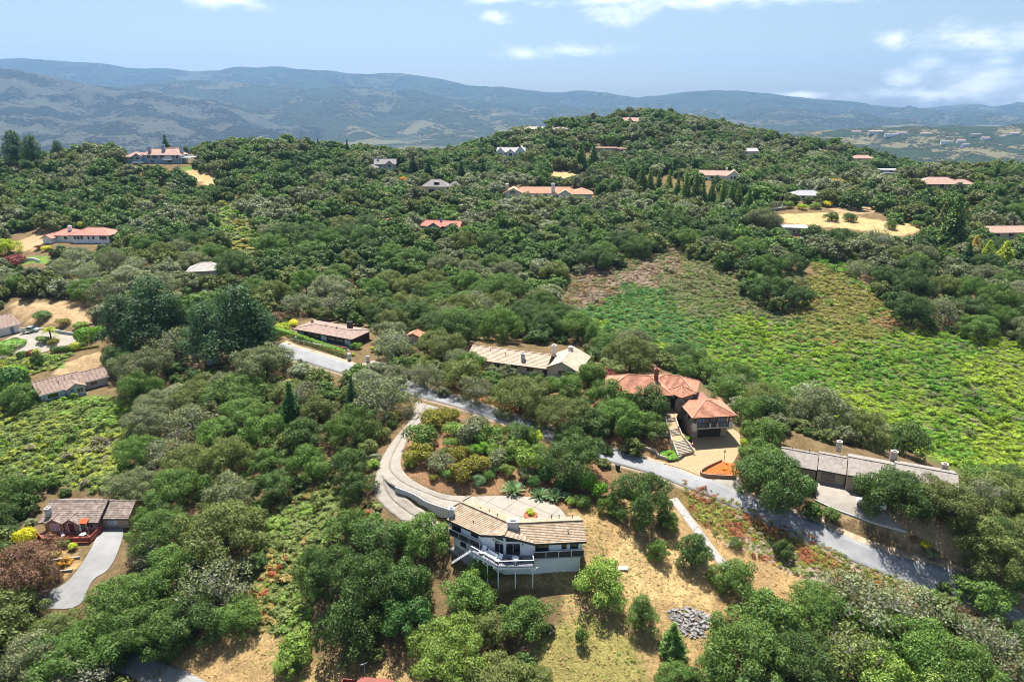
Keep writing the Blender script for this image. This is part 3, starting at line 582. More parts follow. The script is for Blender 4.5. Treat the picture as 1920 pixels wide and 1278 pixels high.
def make_template(kind, seed):
    r = np.random.default_rng(seed); bare = 0
    if kind == 'big_oak': C, R = lobes_oak(r, 20, r.uniform(.5, .7)); R = R * .85; n, s = 24000, 0.040
    elif kind == 'oak': C, R = lobes_oak(r, int(r.integers(11, 16)), r.uniform(0.5, 0.75)); n, s = 10500, 0.060
    elif kind == 'thin_oak': C, R = lobes_oak(r, 14, 0.55); n, s = 4600, 0.060; bare = 90
    elif kind == 'pine': C, R = lobes_pine(r); n, s = 14000, 0.06
    elif kind == 'bush': C, R = lobes_bush(r); n, s = 3000, 0.105
    if kind == 'conifer':
        P, Nn = [], []; tiers = 22
        for i in range(tiers):
            t = i / tiers; q = (1 - t)**0.85; nb = max(6, int(17 * q))
            for b in range(nb):
                a = b * 6.283 / nb + i * 1.7 + r.uniform(-.25, .25); ln = q * r.uniform(0.75, 1.08); k = max(6, int(36 * ln))
                f = np.sqrt(r.uniform(0.03, 1, k)); off = r.normal(size=(k, 2)) * 0.05
                P.append(np.c_[f * ln * math.cos(a) + off[:, 0], f * ln * math.sin(a) + off[:, 1], 0.25 + t * 2.9 - f * ln * 0.18 + r.normal(size=k) * 0.035 + 0.1])
                Nn.append(unit(np.c_[np.full(k, math.cos(a) * 0.5), np.full(k, math.sin(a) * 0.5), np.full(k, 0.7)] + r.normal(size=(k, 3)) * 0.45))
        P = np.concatenate(P); Nn = np.concatenate(Nn); V, Fc = cards(P, Nn, 0.14, r)
        m = MB(); m.tube([(0, 0, -0.3), (0, 0, 1.2), (0, 0, 3.15)], [0.075, 0.05, 0.008], 7)
    elif kind == 'palm':
        P, Nn = [], []
        for b in range(34):
            a = b * 2.4; e = r.uniform(-0.35, 1.2); k = 60; f = np.linspace(0.08, 1, k); z = 1.5 + f * math.sin(e) - 0.75 * f**2
            rr = f * math.cos(e) * 0.95; side = r.normal(size=k) * 0.07 * np.sin(np.pi * np.clip(f, 0.1, 0.98))
            P.append(np.c_[rr * math.cos(a) - side * math.sin(a), rr * math.sin(a) + side * math.cos(a), z]); Nn.append(unit(np.tile([0, 0, 1.0], (k, 1)) + r.normal(size=(k, 3)) * 0.5))
        V, Fc = cards(np.concatenate(P), np.concatenate(Nn), 0.14, r, aspect=0.35)
        m = MB(); m.tube([(0, 0, -0.2), (0.02, 0, 0.8), (0, 0, 1.5)], [0.10, 0.085, 0.09], 8)
    elif kind == 'topiary':
        d = unit(r.normal(size=(1500, 3)) + [0, 0, .25]); P = d * np.array([0.95, 0.95, 0.62]) * r.uniform(0.92, 1.03, (1500, 1)) + [0, 0, 0.55]; P = P[P[:, 2] > 0]
        Nn = unit(d[:len(P)] * 0 + (P - [0, 0, .5]) + r.normal(size=(len(P), 3)) * 0.25); V, Fc = cards(P, Nn, 0.15, r); m = MB(); m.tube([(0, 0, -.2), (0, 0, .5)], [.06, .05], 6)
    elif kind == 'agave':
        P, Nn = [], []
        for b in range(60):
            a = b * 2.4; e = r.uniform(0.2, 1.35); k = 14; f = np.linspace(0.1, 1, k)
            P.append(np.c_[f * math.cos(e) * math.cos(a), f * math.cos(e) * math.sin(a), f * math.sin(e) * 0.9 + 0.05]); Nn.append(unit(np.c_[np.full(k, -math.sin(e) * math.cos(a)), np.full(k, -math.sin(e) * math.sin(a)), np.full(k, math.cos(e))] + r.normal(size=(k, 3)) * .2))
        V, Fc = cards(np.concatenate(P), np.concatenate(Nn), 0.17, r, aspect=0.5); m = MB(); m.tube([(0, 0, -.2), (0, 0, .3)], [.08, .05], 6)
    elif kind != 'conifer':
        P, Nn = crown_points(C, R, n, r); V, Fc = cards(P, Nn, s, r)
        m = limbs(r, C, R, 0.03 if kind == 'bush' else 0.045 if kind == 'big_oak' else 0.055, 0.34 if kind != 'pine' else 0.8, bare) if kind != 'pine' else None
        if kind == 'pine':
            m = MB(); m.tube([(0, 0, -0.25), (0, 0, 1.2), (0, 0, 2.9)], [0.085, 0.06, 0.015], 7)
            for i in range(len(C)): m.tube([(0, 0, C[i][2] - 0.3), Vector(C[i])], [0.028, 0.008], 5)
    crown = mesh_np('crown', V, Fc, LEAF); bark = PALE_BARK if kind == 'thin_oak' else BARK
    me_t = bpy.data.meshes.new('trunk'); me_t.from_pydata(m.v, [], m.f); me_t.update(); me_t.materials.append(bark)
    me_c = crown.data; bpy.data.objects.remove(crown); return me_c, me_t
TEMPL = {}
for kind, n in (('oak', 9), ('big_oak', 4), ('thin_oak', 3), ('pine', 3), ('bush', 6), ('conifer', 4), ('palm', 1), ('topiary', 2), ('agave', 2)):
    TEMPL[kind] = [make_template(kind, 100 + 13 * i + len(kind) * 7) for i in range(n)]
KINDNAME = {'oak': ('oak_tree', 'tree', 'oak'), 'thin_oak': ('oak_tree', 'tree', 'thin-crowned oak'), 'pine': ('pine_tree', 'tree', 'pine'), 'bush': ('garden_bush', 'bush', 'bush'), 'conifer': ('conifer_tree', 'tree', 'conifer'),
            'palm': ('palm_tree', 'tree', 'palm'), 'topiary': ('clipped_bush', 'bush', 'clipped round bush'), 'agave': ('succulent_plant', 'plant', 'spiky plant')}
CENTRE = {'oak': 0.66, 'thin_oak': 0.66, 'pine': 1.75, 'bush': 0.5, 'conifer': 1.5, 'palm': 1.4, 'topiary': 0.5, 'agave': 0.4}
PLANTS = []     # every single plant: dict(kind, p, R, sz, tone, px, label)
def plant_px(kind, u, v, w, tone, sz=1.0, label=None):
    """a plant whose crown is centred at pixel (u, v) and w pixels wide"""
    R = w * 0.5 * 130 / F
    for _ in range(4):
        p = ground(u, v, CENTRE[kind] * R * sz); d = (p - Vector(CAM)).length; R = w * 0.5 * d / F
    PLANTS.append(dict(kind=kind, p=p, R=R, sz=sz, tone=tone, px=(u, v, w), label=label)); return PLANTS[-1]
def place_plant(d, i):
    name, cat, word = KINDNAME[d['kind']]; tk = 'big_oak' if d['kind'] == 'oak' and d['R'] > 5.4 else d['kind']; tm = TEMPL[tk][i % len(TEMPL[tk])]
    root = empty(name, d['p'], 0.0, d['label'], cat, d.get('group')); root.rotation_euler = (0, 0, (i * 2.399) % 6.283); R = d['R']; root.scale = (R, R * random.uniform(0.92, 1.08), R * d['sz'])
    for nm, me in (('crown', tm[0]), ('trunk', tm[1])):
        o = bpy.data.objects.new(nm, me); COL.objects.link(o); o.parent = root
        if nm == 'crown':
            c = TONES[d['tone']]; j = random.uniform(0.88, 1.12); o.color = (c[0] * j, c[1] * j * random.uniform(.96, 1.04), c[2] * j, 1)
    return root

# trees and bushes that the photograph lets one place singly: kind, u, v, width in px, tone, stretch
HAND = [
 ('oak',1077,850,138,'dark green',1.05),('oak',1203,925,122,'dark green',1.25),('oak',1254,975,46,'mid green',1.2),('bush',1098,905,52,'bright green',1.5),('bush',1120,918,46,'bright green',1.4),('bush',1137,950,38,'mid green',1.5),
 ('oak',1234,1030,42,'mid green',1.5),('oak',1299,1030,74,'dark green',1.25),('oak',1372,1075,82,'mid green',1.0),('oak',1130,1085,106,'light green',1.05),('pine',1204,1140,62,'mid green',.75),('conifer',1262,1196,52,'mid green',.72),
 ('oak',1262,1262,66,'mid green',.9),('bush',1469,1030,42,'dark green',1.3),('thin_oak',1379,1015,30,'mid green',1.2),('bush',1091,1195,34,'mid green',1.7),('oak',842,1205,150,'light green',1.0),('oak',884,1112,100,'mid green',.95),
 ('oak',982,1150,96,'mid green',1.0),('oak',800,1000,96,'mid green',1.25),('oak',690,1085,150,'dark green',1.2),('oak',612,1060,120,'dark green',1.2),('oak',650,1170,120,'dark green',1.3),('oak',755,1090,110,'dark green',1.2),
 ('oak',760,1150,100,'deep green',1.1),('oak',905,1060,60,'light green',.9),('oak',1450,890,140,'dark green',1.05),('oak',1685,915,120,'dark green',1.1),('oak',1775,930,110,'olive green',1.0),('oak',1640,915,60,'mid green',1.2),
 ('bush',1558,893,22,'bright green',1.0),('bush',1582,898,18,'bright green',1.2),('bush',1607,902,30,'yellow-green',1.1),('bush',1560,965,40,'mid green',1.0),('oak',1163,775,110,'mid green',.95),('oak',1222,748,80,'dark green',1.0),
 ('oak',1140,735,90,'mid green',1.0),('oak',1215,795,76,'mid green',.95),('oak',1110,790,90,'dark green',.95),('oak',1045,770,110,'olive green',.95),('thin_oak',720,740,120,'grey-green',1.1),('thin_oak',745,700,70,'grey-green',1.0),
 ('thin_oak',1620,1120,150,'grey-green',.9),('oak',1540,1130,120,'mid green',1.0),('thin_oak',1710,1135,130,'grey-green',.9),('oak',1440,1150,120,'mid green',1.0),('oak',1400,1215,150,'mid green',1.0),('oak',1500,1230,130,'dark green',1.0),
 ('thin_oak',1580,1220,130,'olive green',1.0),('oak',1700,1200,140,'mid green',1.0),('oak',1790,1240,140,'mid green',1.0),('thin_oak',1855,1215,120,'grey-green',1.0),('oak',1845,1115,90,'mid green',.9),('oak',1865,1040,100,'olive green',1.0),
 ('oak',1838,995,90,'olive green',1.0),('oak',1925,1010,100,'olive green',1.0),('oak',1640,1260,120,'light green',1.0),('oak',1755,1275,110,'light green',1.0),('oak',1340,1250,70,'mid green',1.0),('bush',1900,1090,60,'mid green',1.0),
 ('oak',150,1220,140,'mid green',1.0),('oak',60,1240,130,'grey-green',1.0),('thin_oak',140,1265,120,'silvery green',1.0),('oak',45,1060,112,'rust brown',1.15),('oak',20,1140,90,'olive green',1.1),('oak',300,1160,130,'mid green',.95),('oak',225,1185,110,'mid green',1.0),
 ('oak',230,1120,130,'mid green',1.0),('thin_oak',410,1085,130,'grey-green',1.0),('oak',330,1060,120,'mid green',1.0),('oak',420,990,150,'olive green',1.0),('oak',300,990,110,'mid green',1.0),('oak',290,1190,90,'mid green',1.0),
 ('oak',360,1150,120,'dark green',1.0),('oak',330,910,110,'mid green',1.0),('thin_oak',270,1030,70,'silvery green',1.0),('oak',270,680,100,'grey-green',1.15),('thin_oak',330,640,90,'grey-green',1.1),('oak',450,1150,80,'mid green',1.0),
 ('oak',548,1235,70,'light green',.8),('bush',555,1215,70,'light green',1.1),
 ('pine',285,570,118,'blackish green',.72),('pine',445,590,125,'blackish green',.78),('pine',385,610,100,'blackish green',.75),('pine',225,592,95,'blackish green',.7),('pine',330,590,70,'deep green',.9),('pine',480,600,70,'blackish green',1.0),
 ('conifer',545,760,55,'deep green',1.0),('conifer',660,745,42,'blackish green',1.1),
 ('conifer',1089,295,34,'mid green',.85),('conifer',1113,293,32,'mid green',.85),('conifer',835,345,20,'light green',.9),('conifer',905,318,26,'deep green',.9),('conifer',775,312,30,'blackish green',.9),('conifer',803,318,28,'blackish green',.8),('conifer',865,325,30,'blackish green',.85),('conifer',890,335,24,'blackish green',.8),
 ('conifer',1790,420,58,'mid green',.95),('conifer',1768,412,36,'olive green',.9),('conifer',1808,408,32,'mid green',.9),('conifer',1852,474,34,'yellow-green',.7),('conifer',1884,478,40,'yellow-green',.65),('conifer',1815,478,30,'deep green',.9),('conifer',1828,462,26,'golden tan',.8),('palm',1783,448,36,'mid green',.9),
 ('bush',755,340,22,'orange',1.3),('bush',1547,346,36,'golden tan',1.0),('bush',1572,345,30,'golden tan',1.0),('bush',1140,704,44,'maroon',.9),('bush',1152,708,26,'maroon',.9),
 ('oak',15,460,38,'yellow-green',1.0),('bush',86,466,20,'yellow',.7),('bush',72,463,14,'maroon',.8),('bush',30,487,40,'maroon',.7),('bush',157,422,18,'yellow-green',1.0),('bush',105,475,22,'maroon',.9),
 ('bush',47,1006,38,'yellow',1.2),('bush',137,1024,20,'yellow-green',.9),('bush',106,1038,15,'yellow',.8),('bush',118,1018,22,'bright green',1.0),('bush',100,1060,18,'orange',.6),('bush',122,1052,26,'orange',.5),('bush',92,1085,14,'yellow',.8),('bush',83,1068,20,'light green',.9),
 ('bush',530,615,40,'yellow-green',.9),('bush',550,606,24,'yellow',.9),('bush',518,597,34,'rust brown',1.0),('bush',667,648,26,'bright green',.9),('bush',662,664,10,'yellow-green',.9),('bush',698,655,14,'yellow-green',1.3),
 ('bush',859,850,50,'golden olive',1.0),('bush',878,880,72,'golden olive',.9),('bush',903,868,55,'golden olive',.9),('bush',787,850,66,'golden olive',.9),('bush',788,818,75,'mid green',1.0),('bush',812,788,69,'golden olive',.9),('bush',840,780,55,'golden olive',.9),('bush',852,806,55,'light green',1.0),
 ('bush',886,806,77,'grey-green',1.0),('bush',916,818,69,'mid green',1.0),('oak',975,812,77,'dark green',.9),('bush',1000,822,47,'yellow-green',1.2),('bush',969,842,58,'light green',1.2),('bush',930,860,55,'grey-green',1.0),('bush',822,868,58,'grey-green',.9),('bush',898,900,33,'blue-green',1.2),
 ('agave',961,914,47,'blue-green',.9),('agave',1011,925,41,'blue-green',.8),('agave',1040,927,47,'blue-green',.8),('agave',925,880,33,'blue-green',.9),('bush',992,866,66,'light green',1.2),('bush',902,840,44,'bright green',1.0),('bush',945,830,50,'olive green',1.0),('bush',1003,905,39,'deep green',1.0),('agave',1062,930,28,'blue-green',.8),
 ('bush',995,959,24,'yellow-green',.8),('bush',716,815,46,'olive green',1.0),('bush',740,780,32,'golden olive',1.0),('bush',690,840,50,'olive green',1.0),('bush',735,795,26,'mid green',1.0),('bush',700,870,34,'light green',.9),
 ('topiary',160,628,36,'bright green',1.0),('topiary',184,622,26,'bright green',1.0),('topiary',102,655,14,'mid green',1.1),('topiary',115,654,13,'mid green',1.1),('topiary',127,653,13,'mid green',1.1),('topiary',141,649,20,'yellow-green',.9),('topiary',155,647,12,'mid green',1.1),('topiary',42,665,17,'mid green',1.0),('topiary',61,662,18,'maroon',.9),
 ('topiary',20,645,42,'bright green',.4),('topiary',8,658,18,'bright green',.9),('topiary',27,637,13,'mid green',.9),('palm',92,618,26,'yellow-green',.9),('bush',82,637,26,'light green',.8),('bush',100,640,22,'golden olive',.8),('bush',118,604,26,'golden olive',.8),('bush',80,592,40,'mid green',.6),('bush',150,610,26,'light green',.8),
 ('topiary',15,720,60,'deep green',1.2),('topiary',22,700,44,'bright green',.7),('bush',70,675,22,'dark green',1.6),('oak',1560,405,28,'mid green',.9),('oak',1595,406,26,'mid green',.9),('oak',1672,420,22,'mid green',1.1),('bush',1720,420,24,'mid green',.8),('bush',1552,383,18,'yellow',1.0),
 ('bush',1472,366,22,'maroon',.9),('bush',1502,370,14,'maroon',.9),('bush',1485,362,12,'yellow',.9),('bush',1570,375,16,'maroon',.9),('bush',1460,385,30,'grey-green',.9),('bush',1505,388,22,'yellow-green',.8),('bush',1530,386,24,'light green',.8),('bush',1478,384,24,'light green',.9),
 ('bush',1395,830,20,'yellow-green',1.2),('bush',1268,770,14,'yellow',1.3),('bush',1283,793,22,'yellow-green',.8),('bush',1290,822,18,'bright green',.7),('bush',1256,851,40,'bright green',.35),('bush',1322,883,8,'mid green',1.4),('bush',1358,880,14,'orange',.9),('bush',1340,880,8,'maroon',.9),
 ('bush',1712,1010,18,'rust brown',.9),('bush',1733,1020,20,'yellow',.8),('bush',1745,1035,30,'grey-green',.8),('bush',1240,620,1,'mid green',1.0)]
HAND.pop()
for i in range(13):     # the row of conifers along the far lane
    HAND.append(('conifer', 1205 + i * 16.5 + random.uniform(-3, 3), 338 + i * 3.5 + random.uniform(-3, 3), 27 + random.uniform(-3, 5), ['mid green', 'light green', 'mid green', 'light green'][i % 4], 1.2))
for (u_, v_, w_, t_) in ((800,835,40,'olive green'),(770,870,30,'light green'),(845,830,36,'light green'),(870,825,40,'grey-green'),(930,845,44,'light green'),(955,858,40,'mid green'),(1010,845,50,'mid green'),(1030,870,50,'mid green'),(1020,890,44,'deep green'),(985,890,40,'grey-green'),(950,880,36,'light green'),(915,890,30,'mid green'),(840,890,34,'mid green'),(812,895,22,'golden olive'),(905,815,44,'yellow-green'),(940,808,40,'golden olive'),(1060,905,50,'deep green'),(1090,940,40,'mid green'),(1150,960,36,'mid green'),(1070,940,26,'light green'),(880,845,34,'mid green'),(832,848,30,'olive green')): HAND.append(('bush', u_, v_, w_, t_, 1.0))
for h in HAND: plant_px(*h)
for kd, u_, vb, w_, t_, sz_ in (('pine', 35, 312, 46, 'deep green', .8), ('pine', 66, 312, 38, 'deep green', .85), ('pine', 112, 300, 26, 'deep green', .8), ('conifer', 314, 292, 22, 'deep green', .95), ('conifer', 326, 290, 14, 'deep green', .9), ('conifer', 598, 290, 11, 'deep green', 1.6), ('conifer', 652, 292, 12, 'deep green', 1.5), ('oak', 1840, 338, 38, 'dark green', .9), ('oak', 1898, 340, 36, 'dark green', .9), ('oak', 1274, 236, 12, 'dark green', 1.2), ('pine', 350, 292, 18, 'deep green', .6)):
    g_ = ground(u_, vb); d_ = (g_ - Vector(CAM)).length; R_ = w_ * .5 * d_ / F; PLANTS.append(dict(kind=kd, p=g_, R=R_, sz=sz_, tone=t_, px=(u_, vb - CENTRE[kd] * w_ * .5 * sz_, w_), label=None))

# pixel polygons that no other crown may cover: buildings, roads, clearings
CLEAR = [
 [(1195,325),(1215,318),(1260,325),(1330,342),(1420,372),(1410,384),(1330,366),(1250,352),(1200,340)], [(1075,275),(1128,272),(1128,305),(1072,305)], [(1752,390),(1825,385),(1830,435),(1760,435)], [(0,240),(92,235),(88,290),(5,295)],
 [(838,940),(1100,960),(1110,1072),(1000,1100),(925,1098),(838,1045)], [(770,742),(830,762),(800,785),(775,810),(755,850),(770,893),(850,918),(960,925),(1045,930),(1080,970),(840,980),(780,980),(705,960),(695,890),(735,822)],
 [(780,755),(830,765),(1030,830),(1150,890),(1100,945),(960,930),(850,922),(765,890),(750,850)], [(785,730),(960,775),(1035,805),(1035,835),(950,802),(790,760)], [(1140,848),(1240,872),(1320,890),(1400,930),(1560,1000),(1740,1075),(1700,1092),(1540,1022),(1380,955),(1290,930),(1150,890)],
 [(1100,960),(1270,940),(1340,1000),(1420,1040),(1560,1090),(1500,1110),(1400,1120),(1340,1140),(1330,1210),(1260,1278),(1050,1278),(1010,1215),(1045,1170),(1000,1095),(950,1110),(930,1095)],
 [(1262,905),(1400,950),(1560,1015),(1720,1080),(1640,1100),(1500,1080),(1380,1030),(1280,970)], [(1145,720),(1175,700),(1245,690),(1320,722),(1345,740),(1380,770),(1400,830),(1385,905),(1300,905),(1215,868),(1200,850),(1245,840),(1235,800),(1240,770),(1195,735)],
 [(1455,830),(1480,815),(1570,830),(1800,870),(1800,912),(1735,890),(1660,895),(1610,920),(1650,950),(1690,990),(1600,965),(1530,940),(1525,880),(1480,850)], [(1535,935),(1640,975),(1700,985),(1760,1030),(1800,1085),(1760,1092),(1640,1050),(1540,1000)], [(1790,1095),(1840,1110),(1920,1150),(1900,1165),(1800,1120)],
 [(872,640),(1095,648),(1090,690),(1040,700),(960,680),(900,672)], [(545,595),(700,615),(702,650),(690,670),(640,670),(545,630)], [(512,612),(560,630),(650,668),(665,685),(640,695),(600,686),(560,668),(512,635)], [(760,625),(785,625),(785,645),(760,645)],
 [(55,690),(218,690),(222,735),(180,760),(60,765)], [(-40,570),(30,590),(200,610),(205,660),(110,690),(-40,720)], [(10,560),(165,565),(190,640),(20,640)], [(380,655),(412,655),(412,690),(345,695),(345,665)],
 [(70,930),(245,932),(242,990),(225,1070),(170,1090),(150,1140),(60,1135),(70,1090),(60,1020)], [(195,1225),(240,1215),(400,1290),(330,1300)], [(280,1230),(400,1165),(520,1170),(560,1235),(780,1240),(790,1300),(340,1300)],
 [(30,425),(215,425),(218,458),(110,470),(95,500),(0,500),(0,470)], [(225,278),(368,275),(368,312),(410,325),(412,352),(375,345),(335,318),(225,306)], [(690,303),(750,303),(750,322),(690,325)], [(785,340),(838,340),(838,364),(785,368)], [(940,345),(1115,348),(1115,382),(1060,380),(940,378)],
 [(785,416),(860,416),(860,440),(785,438)], [(925,274),(988,274),(988,298),(925,296)], [(1312,320),(1385,325),(1385,343),(1330,342)], [(1118,276),(1175,278),(1175,288),(1118,286)], [(988,231),(1062,234),(1062,243),(988,240)], [(1165,222),(1202,222),(1202,236),(1165,234)],
 [(1470,418),(1512,420),(1512,450),(1470,445)], [(1728,332),(1830,335),(1830,362),(1728,360)], [(1850,430),(1930,430),(1930,450),(1850,448)], [(1642,317),(1688,317),(1688,333),(1645,333)], [(1494,364),(1532,364),(1530,373),(1495,374)], [(1595,292),(1640,292),(1640,302),(1595,302)],
 [(1385,280),(1430,280),(1430,292),(1385,292)], [(362,503),(404,501),(400,512),(362,515)], [(1025,315),(1100,322),(1098,337),(1050,340),(1022,335)], [(1440,395),(1560,390),(1640,405),(1760,422),(1700,445),(1600,432),(1470,420)], [(1480,375),(1700,385),(1640,402),(1480,395)],
 [(1530,272),(1590,290),(1570,296),(1535,286)], [(1165,318),(1180,318),(1200,350),(1185,352)], [(1420,380),(1460,375),(1500,372),(1500,382),(1450,398)], [(640,1262),(760,1262),(760,1290),(640,1290)], [(1595,500),(1625,520),(1640,560),(1610,560)],
]
SCRUB = [   # pixel polygon, palette of (tone colour, weight)
 ('right', [(1010,590),(1075,500),(1150,470),(1290,470),(1400,540),(1470,590),(1500,560),(1510,480),(1600,490),(1640,550),(1720,615),(1920,630),(2150,650),(2150,990),(1920,930),(1800,870),(1600,800),(1420,740),(1330,690),(1200,650),(1060,610)]),
 ('valley', [(380,380),(470,365),(520,440),(522,500),(470,502),(395,470)]), ('left', [(-80,770),(60,750),(215,745),(265,775),(270,840),(190,910),(-80,900)]), ('left', [(160,880),(260,860),(300,890),(250,935),(170,925)]),
 ('slope', [(480,960),(610,905),(690,950),(610,1005),(600,1080),(560,1190),(440,1185),(480,1060)]), ('left', [(-60,690),(60,690),(60,750),(-60,740)]), ('left', [(420,690),(480,690),(560,720),(500,740),(420,720)]), ('left', [(0,665),(150,660),(110,690),(60,700),(0,700)]),
]
for p_ in CLEAR:       # far houses: let the crowns in front hide the feet of the walls
    lo_, hi_ = min(q[1] for q in p_), max(q[1] for q in p_)
    if hi_ < 465 and hi_ - lo_ < 60 and lo_ > 200 and max(q[0] for q in p_) - min(q[0] for q in p_) < 190:
        for i_, q in enumerate(p_): p_[i_] = (q[0], lo_ + (q[1] - lo_) * .72)
def px_in(polys, u, v):
    m = np.zeros(np.shape(u), bool)
    for p in polys: m |= in_poly(u, v, p)
    return m
def wander(x, y):
    """ragged edges for the masses of brush, larger far off"""
    k = np.where(y > 240, 30.0, 8.0); return x + (fbm(x / 16, y / 16, 3, 5) - .5) * k, y + (fbm(x / 16, y / 16, 3, 6) - .5) * k
def visible(x, y, z):
    """line of sight from the camera over the bare ground, with some slack"""
    t = np.linspace(0.1, 0.97, 60)[:, None]; X = x[None] * t; Y = y[None] * t; Z = CAM_Z + (z - CAM_Z)[None] * t
    return ((Z - height(X, Y)) > -3.0).all(0)
# ---- woodland scatter: big crowns first, then smaller ones into the gaps
ACC = {}
def acc_add(x, y, r): ACC.setdefault((int(x // 8), int(y // 8)), []).append((x, y, r))
def acc_free(x, y, r, k):
    i, j = int(x // 8), int(y // 8)
    for a in range(i - 2, i + 3):
        for b in range(j - 2, j + 3):
            for (X, Y, R) in ACC.get((a, b), ()):
                if (X - x)**2 + (Y - y)**2 < (k * (r + R))**2: return False
    return True
for q in PLANTS:
    if q['R'] > 0.8: acc_add(q['p'].x, q['p'].y, q['R'])
TREES = []
for (spc, r0, r1, dmax, marg, kk, dens) in ((4.8, 4.6, 7.4, 900, .72, .60, 1.0), (4.0, 3.2, 4.6, 900, .66, .62, 1.0), (3.0, 2.0, 3.0, 900, .62, .66, .55), (2.4, 1.1, 1.9, 235, .6, .66, .75)):
    jx, jy = np.meshgrid(np.arange(-540, 541, spc), np.arange(52, 760, spc))
    jx = (jx + rng.uniform(-.5, .5, jx.shape) * spc).ravel(); jy = (jy + rng.uniform(-.5, .5, jy.shape) * spc).ravel()
    jr = rng.uniform(r0, r1, jx.shape) * (0.82 + 0.36 * fbm(jx / 60, jy / 60, 2, 77)); jz = height(jx, jy)
    u, v, d = proj(np.stack([jx, jy, jz + 0.7 * jr], -1)); wpx = jr * F / np.maximum(d, 1)
    ok = (d > 40) & (d < dmax) & (u > -230) & (u < 2150) & (v < 1420) & (rng.uniform(0, 1, jx.shape) < dens)
    for arr in (1,): jx, jy, jz, jr, u, v, d, wpx = (q[ok] for q in (jx, jy, jz, jr, u, v, d, wpx))
    ok = visible(jx, jy, jz + 7); jx, jy, jz, jr, u, v, d, wpx = (q[ok] for q in (jx, jy, jz, jr, u, v, d, wpx))
    bad = px_in(CLEAR, u, v) | (px_in(CLEAR, u, v + 0.3 * wpx) & (d < 230))
    mg = np.where(d > 230, .45 * marg, marg)
    for a in np.arange(0, 6.28, 0.785): bad |= px_in(CLEAR, u + mg * wpx * np.cos(a), v + 0.8 * mg * wpx * np.sin(a))
    gu, gv, gd = proj(np.stack([jx, jy, jz], -1)); bad |= px_in(CLEAR, gu, gv) & (d < 230)
    wx_, wy_ = wander(jx, jy); wu, wv, _ = proj(np.stack([wx_, wy_, jz + .3 * jr], -1))
    for key, poly in SCRUB: bad |= in_poly(wu, wv, poly)
    for pp in PADPOLY + [[(-13, 84), (13, 84), (13, 99), (-13, 102)]]:
        pq = np.array(pp); near = (np.abs(jx - pq[:, 0].mean()) < 40) & (np.abs(jy - pq[:, 1].mean()) < 40); nn = np.where(near)[0]
        bad[nn] |= in_poly(jx[nn], jy[nn], pp) | (poly_dist(jx[nn], jy[nn], pp) < 0.2 * jr[nn])
    idx = np.where(~bad)[0]; rng.shuffle(idx)
    for i in idx:
        if acc_free(jx[i], jy[i], jr[i], kk): acc_add(jx[i], jy[i], jr[i]); TREES.append((jx[i], jy[i], jz[i], jr[i], u[i], v[i], d[i], wpx[i]))
jx, jy, jz, jr, u, v, d, wpx = np.array(TREES).T
zone_n = fbm(jx / 38, jy / 38, 3, 61); pick = rng.uniform(0, 1, jx.shape) * 0.6 + zone_n * 0.7
def wood_tone(p, y):
    return 'dark green' if p < .50 else 'mid green' if p < .70 else 'olive green' if p < .82 else 'grey-green' if p < .95 else 'silvery green'
inside = (u > -10) & (u < 1930) & (v < 1290)
n_hand_oaks = sum(1 for q in PLANTS if q['kind'] in ('oak', 'thin_oak'))
size_rank = np.argsort(-(wpx * inside)); singles = set(size_rank[:300 - n_hand_oaks].tolist())
for i in sorted(singles):
    tn = wood_tone(pick[i], jy[i]); kd = 'thin_oak' if tn in ('silvery green', 'grey-green') and rng.uniform() < .55 else 'oak'
    PLANTS.append(dict(kind=kd, p=Vector((jx[i], jy[i], jz[i])), R=float(jr[i]), sz=float(rng.uniform(.85, 1.2)), tone=tn, px=(float(u[i]), float(v[i]), float(2 * wpx[i])), label=None))
